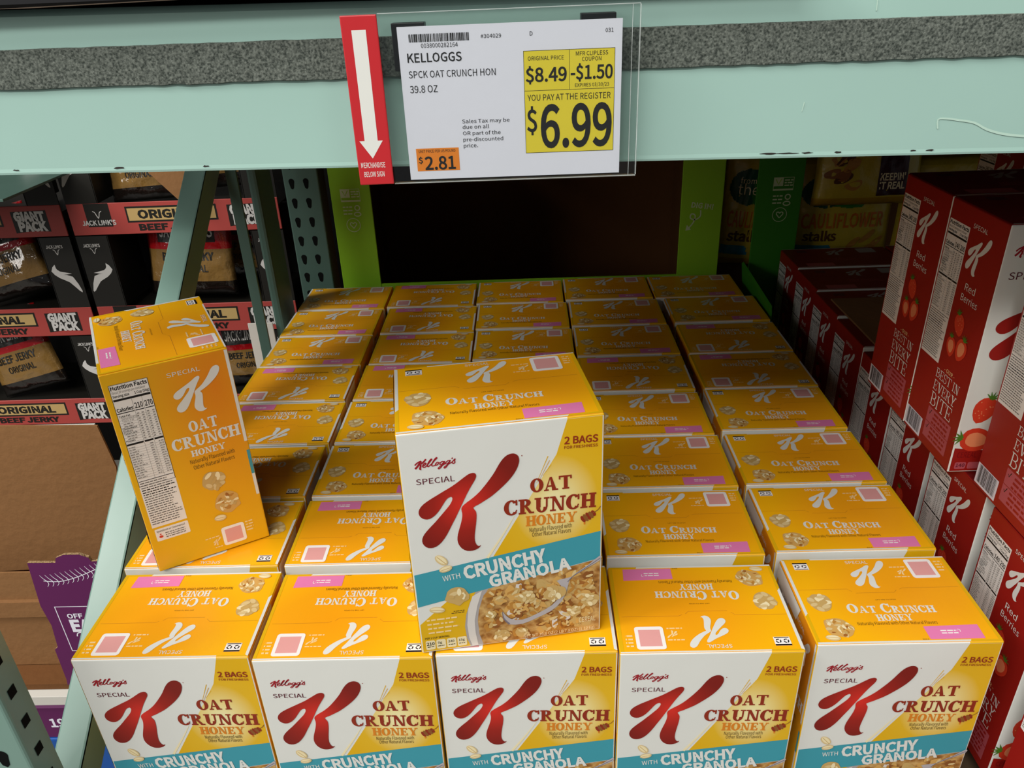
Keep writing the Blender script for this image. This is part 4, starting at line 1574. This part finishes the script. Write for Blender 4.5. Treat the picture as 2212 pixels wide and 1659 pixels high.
def marks(A, x, z, m='green_pale', layer=2):
    """three certification marks, top to bottom"""
    A.frame(x, z + 34, x + 46, z + 64, 1, m, layer)
    A.rect(x, z + 34, x + 46, z + 38, m, layer)
    A.rect(x + 1, z + 44, x + 22, z + 63, m, layer)
    A.stroke([(x + 5, z + 60), (x + 11, z + 48), (x + 18, z + 61)], 2, 'green_print', layer + 1, 1)
    for k in range(3):
        smalltext(A, x + 25, z + 44 + 6 * k, x + 44, 3, m, layer, random.Random(k))
    for k in range(3):
        smalltext(A, x + 2, z + 4 + 8 * k, x + 24, 3, m, layer, random.Random(k + 5))
    A.ring(x + 36, z + 19, 7, 7, 2.6, m, layer)
    A.ring(x + 35, z + 4, 9, 6, 2.6, m, layer)
    heart(A, x + 22, z - 22, 17, m, layer)


def crate(label, x0, strips, x1, green, loc_y, left_marks, dig, depth, ztop, zlow=-.30):
    t = thing('display_crate', label, 'display carton', (x0, loc_y, zlow))
    for k, (a, b) in enumerate(strips):
        A = Art()
        if k == 0 and left_marks:
            marks(A, (b - x0) * 1000 - 68 if not dig else 23, (0.165 - zlow) * 1000)
        if k == 1 and dig:
            xx = (a - x0) * 1000
            A.text('DIG IN!', xx + 24, (.158 - zlow) * 1000, 12, 'green_pale', 2, width=52, ang=-8, bold=.03)
            zz = (.15 - zlow) * 1000
            A.stroke([(xx + 47, zz), (xx + 47, zz - 14), (xx + 36, zz - 22), (xx + 24, zz - 18), (xx + 26, zz - 8), (xx + 35, zz - 12), (xx + 32, zz - 28), (xx + 20, zz - 44)], 3, 'green_pale', 2)
            A.poly([(xx + 14, zz - 48), (xx + 27, zz - 46), (xx + 17, zz - 34)], 'green_pale', 2)
        bm = new_bm()
        add_box(bm, (a - x0, 0, 0), (b - x0, .005, ztop - zlow), 0, .001, 1)
        mats = [green]
        A.mesh('', planar((0, 0, 0), (1, 0, 0), (0, 0, 1), (0, -1, 0), .0003), bm=bm, mats=mats)
        link('front_strip', finish('front_strip', bm, mats), t)
    bm = new_bm()
    add_box(bm, (0, .001, 0), (x1 - x0, .006, -.008 - zlow), 0)
    link('front_lip', finish('front_lip', bm, [green]), t)
    bm = new_bm()
    add_box(bm, (0, depth, 0), (x1 - x0, depth + .004, ztop - zlow), 0)
    if dig:
        add_box(bm, (0, .006, 0), (.004, depth, ztop - zlow), 0)
        add_box(bm, (x1 - x0 - .004, .006, 0), (x1 - x0, depth, ztop - zlow), 0)
    add_box(bm, (0, .006, 0), (x1 - x0, depth, .06), 0)
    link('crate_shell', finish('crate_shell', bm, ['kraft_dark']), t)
    return t


crate('empty green carton display crate behind the last row of orange lids', .063, ((.063, .157), (.886, .984)), .984, 'green_print', 1.185, True, True, .62, .46)
CR2 = crate('green carton display crate at right holding the yellow snack bags', 1.050, ((1.050, 1.154), (2.0, 2.1)), 2.1, 'green_deep', 1.15, True, False, .60, .46)
bm = new_bm()
prism(bm, [(0, 0), (-.004, -.004), (-.016, .09), (-.012, .094)], 'y', -.19, .05)
o = link('side_flap', finish('side_flap', bm, ['green_deep']), CR2, (-.006, -.06, .24), (rad(4), 0, 0))


def veggie_label(A, w, h):
    dense(A, smooth([(w * .08, h * .70), (w * .16, h * .80), (w * .42, h * .83), (w * .42, h * .56), (w * .2, h * .56), (w * .1, h * .62)], 2), 'bag_green_dark', 0, 2.2)
    dense(A, smooth([(w * .40, h * .56), (w * .38, h * .70), (w * .44, h * .80), (w * .72, h * .80), (w * .74, h * .68), (w * .66, h * .55)], 2), 'bag_green', 1, 2.2)
    A.text('from', w * .20, h * .72, h * .045, 'oat_c', 2)
    A.text('the', w * .18, h * .63, h * .085, 'oat_c', 2)
    A.text('ground', w * .42, h * .685, h * .085, 'oat_c', 2, width=w * .30)
    A.text('up', w * .49, h * .60, h * .07, 'oat_c', 2)
    A.text('CAULIFLOWER', w * .10, h * .36, h * .13, 'chip_orange', 1, width=w * .80, bold=.02)
    A.text('stalks', w * .13, h * .24, h * .085, 'chip_brown', 1, bold=.03)
    dense(A, [(w * .08, h * .12), (w * .44, h * .12), (w * .40, h * .2), (w * .08, h * .2)], 'bag_blue', 0, 4)
    rng = random.Random(3)
    for i in range(5):
        A.blob(w * rng.uniform(.55, .85), h * rng.uniform(.12, .28), w * .09, h * .03, 'flake_a', 1, rng, 8, .2, 40)


def veggie_top(A, w, h):
    dense(A, [(w * .56, h * .10), (w * .84, h * .10), (w * .84, h * .62), (w * .56, h * .62)], 'maroon', 0, 5)
    A.text("KEEPIN'", w * .58, h * .26, h * .07, 'oat_c', 1, width=w * .24, bold=.03)
    A.text('IT REAL', w * .58, h * .17, h * .07, 'oat_c', 1, width=w * .24, bold=.03)
    rng = random.Random(5)
    for i in range(8):
        A.blob(w * rng.uniform(.1, .4), h * rng.uniform(.2, .5), w * .08, h * .05, rng.choice(['flake_d', 'chip_brown', 'flake_a']), 0, rng, 8, .3, 30)


VB = [(1.290, 1.258, -.012, 0, 0, .26, .265, veggie_label, 'yellow vegetable snack bag with orange lettering and two green blobs'),
      (1.315, 1.189, .150, 0, -6, .25, .22, veggie_top, 'yellow snack bag above it, maroon patch with white capitals'),
      (1.528, 1.245, -.035, 0, 0, .22, .28, veggie_label, 'yellow snack bag partly hidden by the upper red carton'),
      (1.085, 1.300, -.030, 4, 0, .19, .30, veggie_label, 'yellow snack bag seen in the gap between the two green strips'),
      (1.745, 1.265, .10, 0, -4, .22, .25, veggie_top, 'yellow snack bag at far right behind the red cartons')]
for i, (x, y, z, ty, ln, wd, ht, art, lab) in enumerate(VB):
    pouch('snack_bag', lab, 'snack bag', (x, y, z), (rad(ln), rad(ty), 0), wd, ht, .06, 'veggie_film', art, i + 20, group='yellow snack bags in the green crate')

# ------------------------------------------------------------------ red cereal cartons at right
def strawberry(A, x, z, r, ang, layer, half=False):
    P = smooth([(0, -1.25), (.62, -.7), (.85, .1), (.55, .75), (0, .9), (-.55, .75), (-.85, .1), (-.62, -.7)], 2)
    c, s = math.cos(rad(ang)), math.sin(rad(ang))
    A.poly([(x + (p[0] * c - p[1] * s) * r, z + (p[0] * s + p[1] * c) * r) for p in P], 'strawberry', layer)
    if half:
        A.poly([(x + (p[0] * .62 * c - p[1] * .66 * s) * r, z + (p[0] * .62 * s + p[1] * .66 * c) * r) for p in P], 'strawberry_pale', layer + 1)
    else:
        rng = random.Random(int(x * 7 + z))
        for i in range(12):
            a, b = rng.uniform(-.55, .55), rng.uniform(-.8, .6)
            A.ell(x + (a * c - b * s) * r, z + (a * s + b * c) * r, r * .05, r * .05, 'strawberry_pale', layer + 1, 0, 6)
    for q in (-50, -20, 10, 40, 70):
        k = rad(ang + 90 + q - 10)
        bx, bz = x - s * r * .85, z + c * r * .85
        A.stroke([(bx, bz), (bx + math.cos(k) * r * .6, bz + math.sin(k) * r * .6)], (r * .22, .3), 'leaf', layer + 2, 1)


def red_side():
    A = Art()
    rng = random.Random(12)
    A.rect(1.5, 1.5, RD - 1.5, RH - 1.5, 'red', 1)
    facts(A, 3.5, 51, 118, 297, rng, cal='140', cal2='200', red=True)
    logo(A, 58, 246, 101, 296, 'white', 3)
    A.text('SPECIAL', 57, 299, 5.4, 'white', 3, width=31)
    A.text('Red', 69, 226, 8.6, 'white', 3, width=23)
    A.text('Berries', 65.5, 212, 8.6, 'white', 3, width=37)
    strawberry(A, 76, 184, 13, 20, 3)
    strawberry(A, 69, 152, 12, 10, 3, True)
    strawberry(A, 93, 157, 14, -14, 6, True)
    A.text('- OUR -', 81, 116, 5.2, 'pale_print', 3, width=25, align='c')
    kw = dict(T=.11, t=.05, sh=.06)
    A.serif('BEST IN', 52, 101, 12.2, 58, 'white', 3, **kw)
    A.serif('EVERY', 52.5, 83, 13.6, 56, 'white', 3, **kw)
    A.serif('BITE', 53, 61, 18.6, 54, 'white', 3, **kw)
    A.rect(53, 13.5, 112, 57.5, 'pink_panel', 2)
    A.rect(53, 35.8, 112, 36.6, 'red', 3)
    for k in range(6):
        smalltext(A, 66 + rng.uniform(0, 4), 17 + 6.4 * k + (2 if k > 2 else 0), 106, 3, 'red', 3, rng)
    for z in (30, 51):
        A.stroke([(57, z), (59, z - 3), (62.5, z + 4)], 1.1, 'black', 3, 1)
    A.rect(1.6, 4, 46, 32, 'card_white', 2)
    x = 5.5
    while x < 42:
        wd = rng.choice([.4, .4, .8, 1.2])
        A.rect(x, 7, x + wd, 31, 'barcode', 3)
        x += wd + rng.choice([.4, .6, .9])
    A.rect(RD - 5, 36, RD - 1, RH - 3, 'red', 2)
    return A


def red_front():
    A = Art()
    rng = random.Random(14)
    W, H = RW, RH
    A.rect(2, 2, W - 2, H - 2, 'white', 1)
    A.poly([(2, 36), (40, 32), (100, 40), (W - 2, 70), (W - 2, 2), (2, 2)][::-1], 'red', 2)
    k = 1.18
    for P in (K_LEFT, K_RIGHT):
        A.poly([(12 + (p[0] - 13.6) * k, 158 + (p[1] - 142) * .95) for p in smooth(P, 2)], 'red', 3)
    for p, wd in SCRIPT:
        A.stroke([(11 + (q[0] - 14.7) * 1.3, 283 + (q[1] - 235) * 1.3) for q in p], wd * 1.3, 'script_red', 3)
    A.text('SPECIAL', 11, 259, 8.6, 'plum', 3, width=50, bold=.004)
    strawberry(A, 26, 92, 17, -18, 4)
    strawberry(A, 24, 48, 20, 80, 4, True)
    strawberry(A, 90, 80, 22, 20, 4)
    strawberry(A, 140, 60, 22, -30, 4, True)
    A.text('CEREAL', 7, 22, 8, 'dark_red', 4, width=24)
    A.rrect(7, 5, 21, 15, 2, 'pink_panel', 3)
    A.text('140', 8.5, 8, 5, 'plum', 4, width=11, bold=.02)
    A.rrect(23, 5, 37, 15, 2, 'pink_panel', 3)
    A.text('Red Berries', 120, 235, 14, 'red', 3, width=95, bold=.01)
    for i in range(40):
        A.blob(rng.uniform(60, W - 10), rng.uniform(8, 45), rng.uniform(5, 9), rng.uniform(3, 6), rng.choice(['flake_a', 'flake_c', 'flake_b', 'oat_b']), 5 + i % 3, rng, 9, .3, rng.uniform(0, 180))
    return A


def red_lid():
    A = Art()
    W, D = RW, RD
    A.rect(1.6, 1.6, W - 1.6, D - 1.6, 'dark_red', 1)
    A.rect(2, .6, W - 34, 2.6, 'white', 2)
    A.rect(2, D - 2.6, W - 34, D - .6, 'white', 2)
    logo(A, 92, 76, 140, 116, 'bowl_grey', 2)
    A.text('SPECIAL', 88, 112, 4.4, 'pink_panel', 2, width=24)
    A.text('Red Berries', 84, 48, 8, 'pink_panel', 2, width=60)
    smalltext(A, 80, 42, 150, 2, 'pink_panel', 2, random.Random(1))
    A.rrect(165, 88, 205, 118, 3, 'bowl_grey', 2)
    A.rect(30, 100, 52, 114, 'plum', 2)
    A.stroke([(4, 78), (80, 78), (84, 74), (150, 74), (154, 78), (W - 4, 78)], .5, 'plum', 2, 1)
    return A


def red_meshes():
    W, D, H = RW / 1000, RD / 1000, RH / 1000
    bm = new_bm()
    mats = ['red', 'white', 'dark_red', 'kraft']
    add_box(bm, (0, 0, 0), (W, D, H), 0)
    bmesh.ops.bevel(bm, geom=bm.edges[:], offset=.0019, segments=3, affect='EDGES', profile=.6)
    for f in bm.faces:
        n = f.normal
        f.material_index = 2 if n.z > .9 else (1 if abs(n.y) > .35 and abs(n.z) < .9 else (3 if n.z < -.5 else 0))
    a, s = red_front(), red_side()
    a.mesh('', planar((0, 0, 0), (1, 0, 0), (0, 0, 1), (0, -1, 0)), bm=bm, mats=mats)
    a.mesh('', planar((W, D, 0), (-1, 0, 0), (0, 0, 1), (0, 1, 0)), bm=bm, mats=mats)
    s.mesh('', planar((0, D, 0), (0, -1, 0), (0, 0, 1), (-1, 0, 0)), bm=bm, mats=mats)
    s.mesh('', planar((W, 0, 0), (0, 1, 0), (0, 0, 1), (1, 0, 0)), bm=bm, mats=mats)
    body = finish('carton_body', bm, mats)
    bm = new_bm()
    mats = ['dark_red']
    add_box(bm, (.0012, .0008, H - .0002), (W - .0012, D - .0008, H + .0007), 0, .0004, 1)
    red_lid().mesh('', planar((0, 0, H + .0007), (1, 0, 0), (0, 1, 0), (0, 0, 1)), bm=bm, mats=mats)
    lid = finish('carton_lid', bm, mats)
    A = Art()
    A.rect(24, 6, 84, 26, 'pink_panel', 2)
    patch = A.mesh('date_patch', planar((0, 0, H + .0007), (1, 0, 0), (0, 1, 0), (0, 0, 1)))
    return body, lid, patch


RB, RL, RP = red_meshes()


def red_carton(label, x, y, z, rz=0.0):
    t = thing('berry_cereal_box', label, 'cereal box', (x, y, z), (0, 0, rad(rz)), 'red berry cereal boxes at the right')
    link('carton_body', RB, t)
    link('lid_panel', RL, t)
    link('date_patch', RP, t)
    return t


ZL = 0.066
low = [(1.113, 0.996), (1.108, 0.858), (1.100, 0.722), (1.094, 0.583), (1.087, 0.440), (1.080, 0.296), (1.075, 0.150), (1.073, 0.004), (1.075, -0.140)]
names = ['rearmost', 'second from the back', 'third from the back', 'fourth from the back', 'fifth from the back', 'sixth from the back', 'third from the front', 'second from the front', 'nearest']
for (x, y), nm in zip(low, names):
    red_carton('red berry cereal box in the lower row beside the orange lids, %s' % nm, x, y, ZL - RH / 1000)
for (x, y), nm in zip([(1.355, 1.00), (1.352, .86), (1.350, .72)], ('rearmost', 'second from back', 'third from back')):
    red_carton('red berry cereal box in the second lower column at right, %s, mostly hidden' % nm, x, y, ZL - RH / 1000)
ZU = ZL + .0030
red_carton('upper red berry cereal box, farther of the adjoining pair stacked on the lower row', 1.050, 0.3282, ZU)
red_carton('upper red berry cereal box, nearer of the adjoining pair, white front showing', 1.050, 0.200, ZU)
red_carton('upper red berry cereal box at the right edge, cut off by the frame', 1.071, 0.050, ZU)
red_carton('red berry cereal box high at top right, only its logo showing under the beam', 1.297, 0.600, ZU)
o = box_obj('cardboard_sheet', (0, 0, 0), (.235, .300, .004), 'kraft', loc=(1.114, .500, ZL + .0012), bevel=.001)
tag(o, 'flat brown cardboard sheet lying on the lower red boxes', 'cardboard')
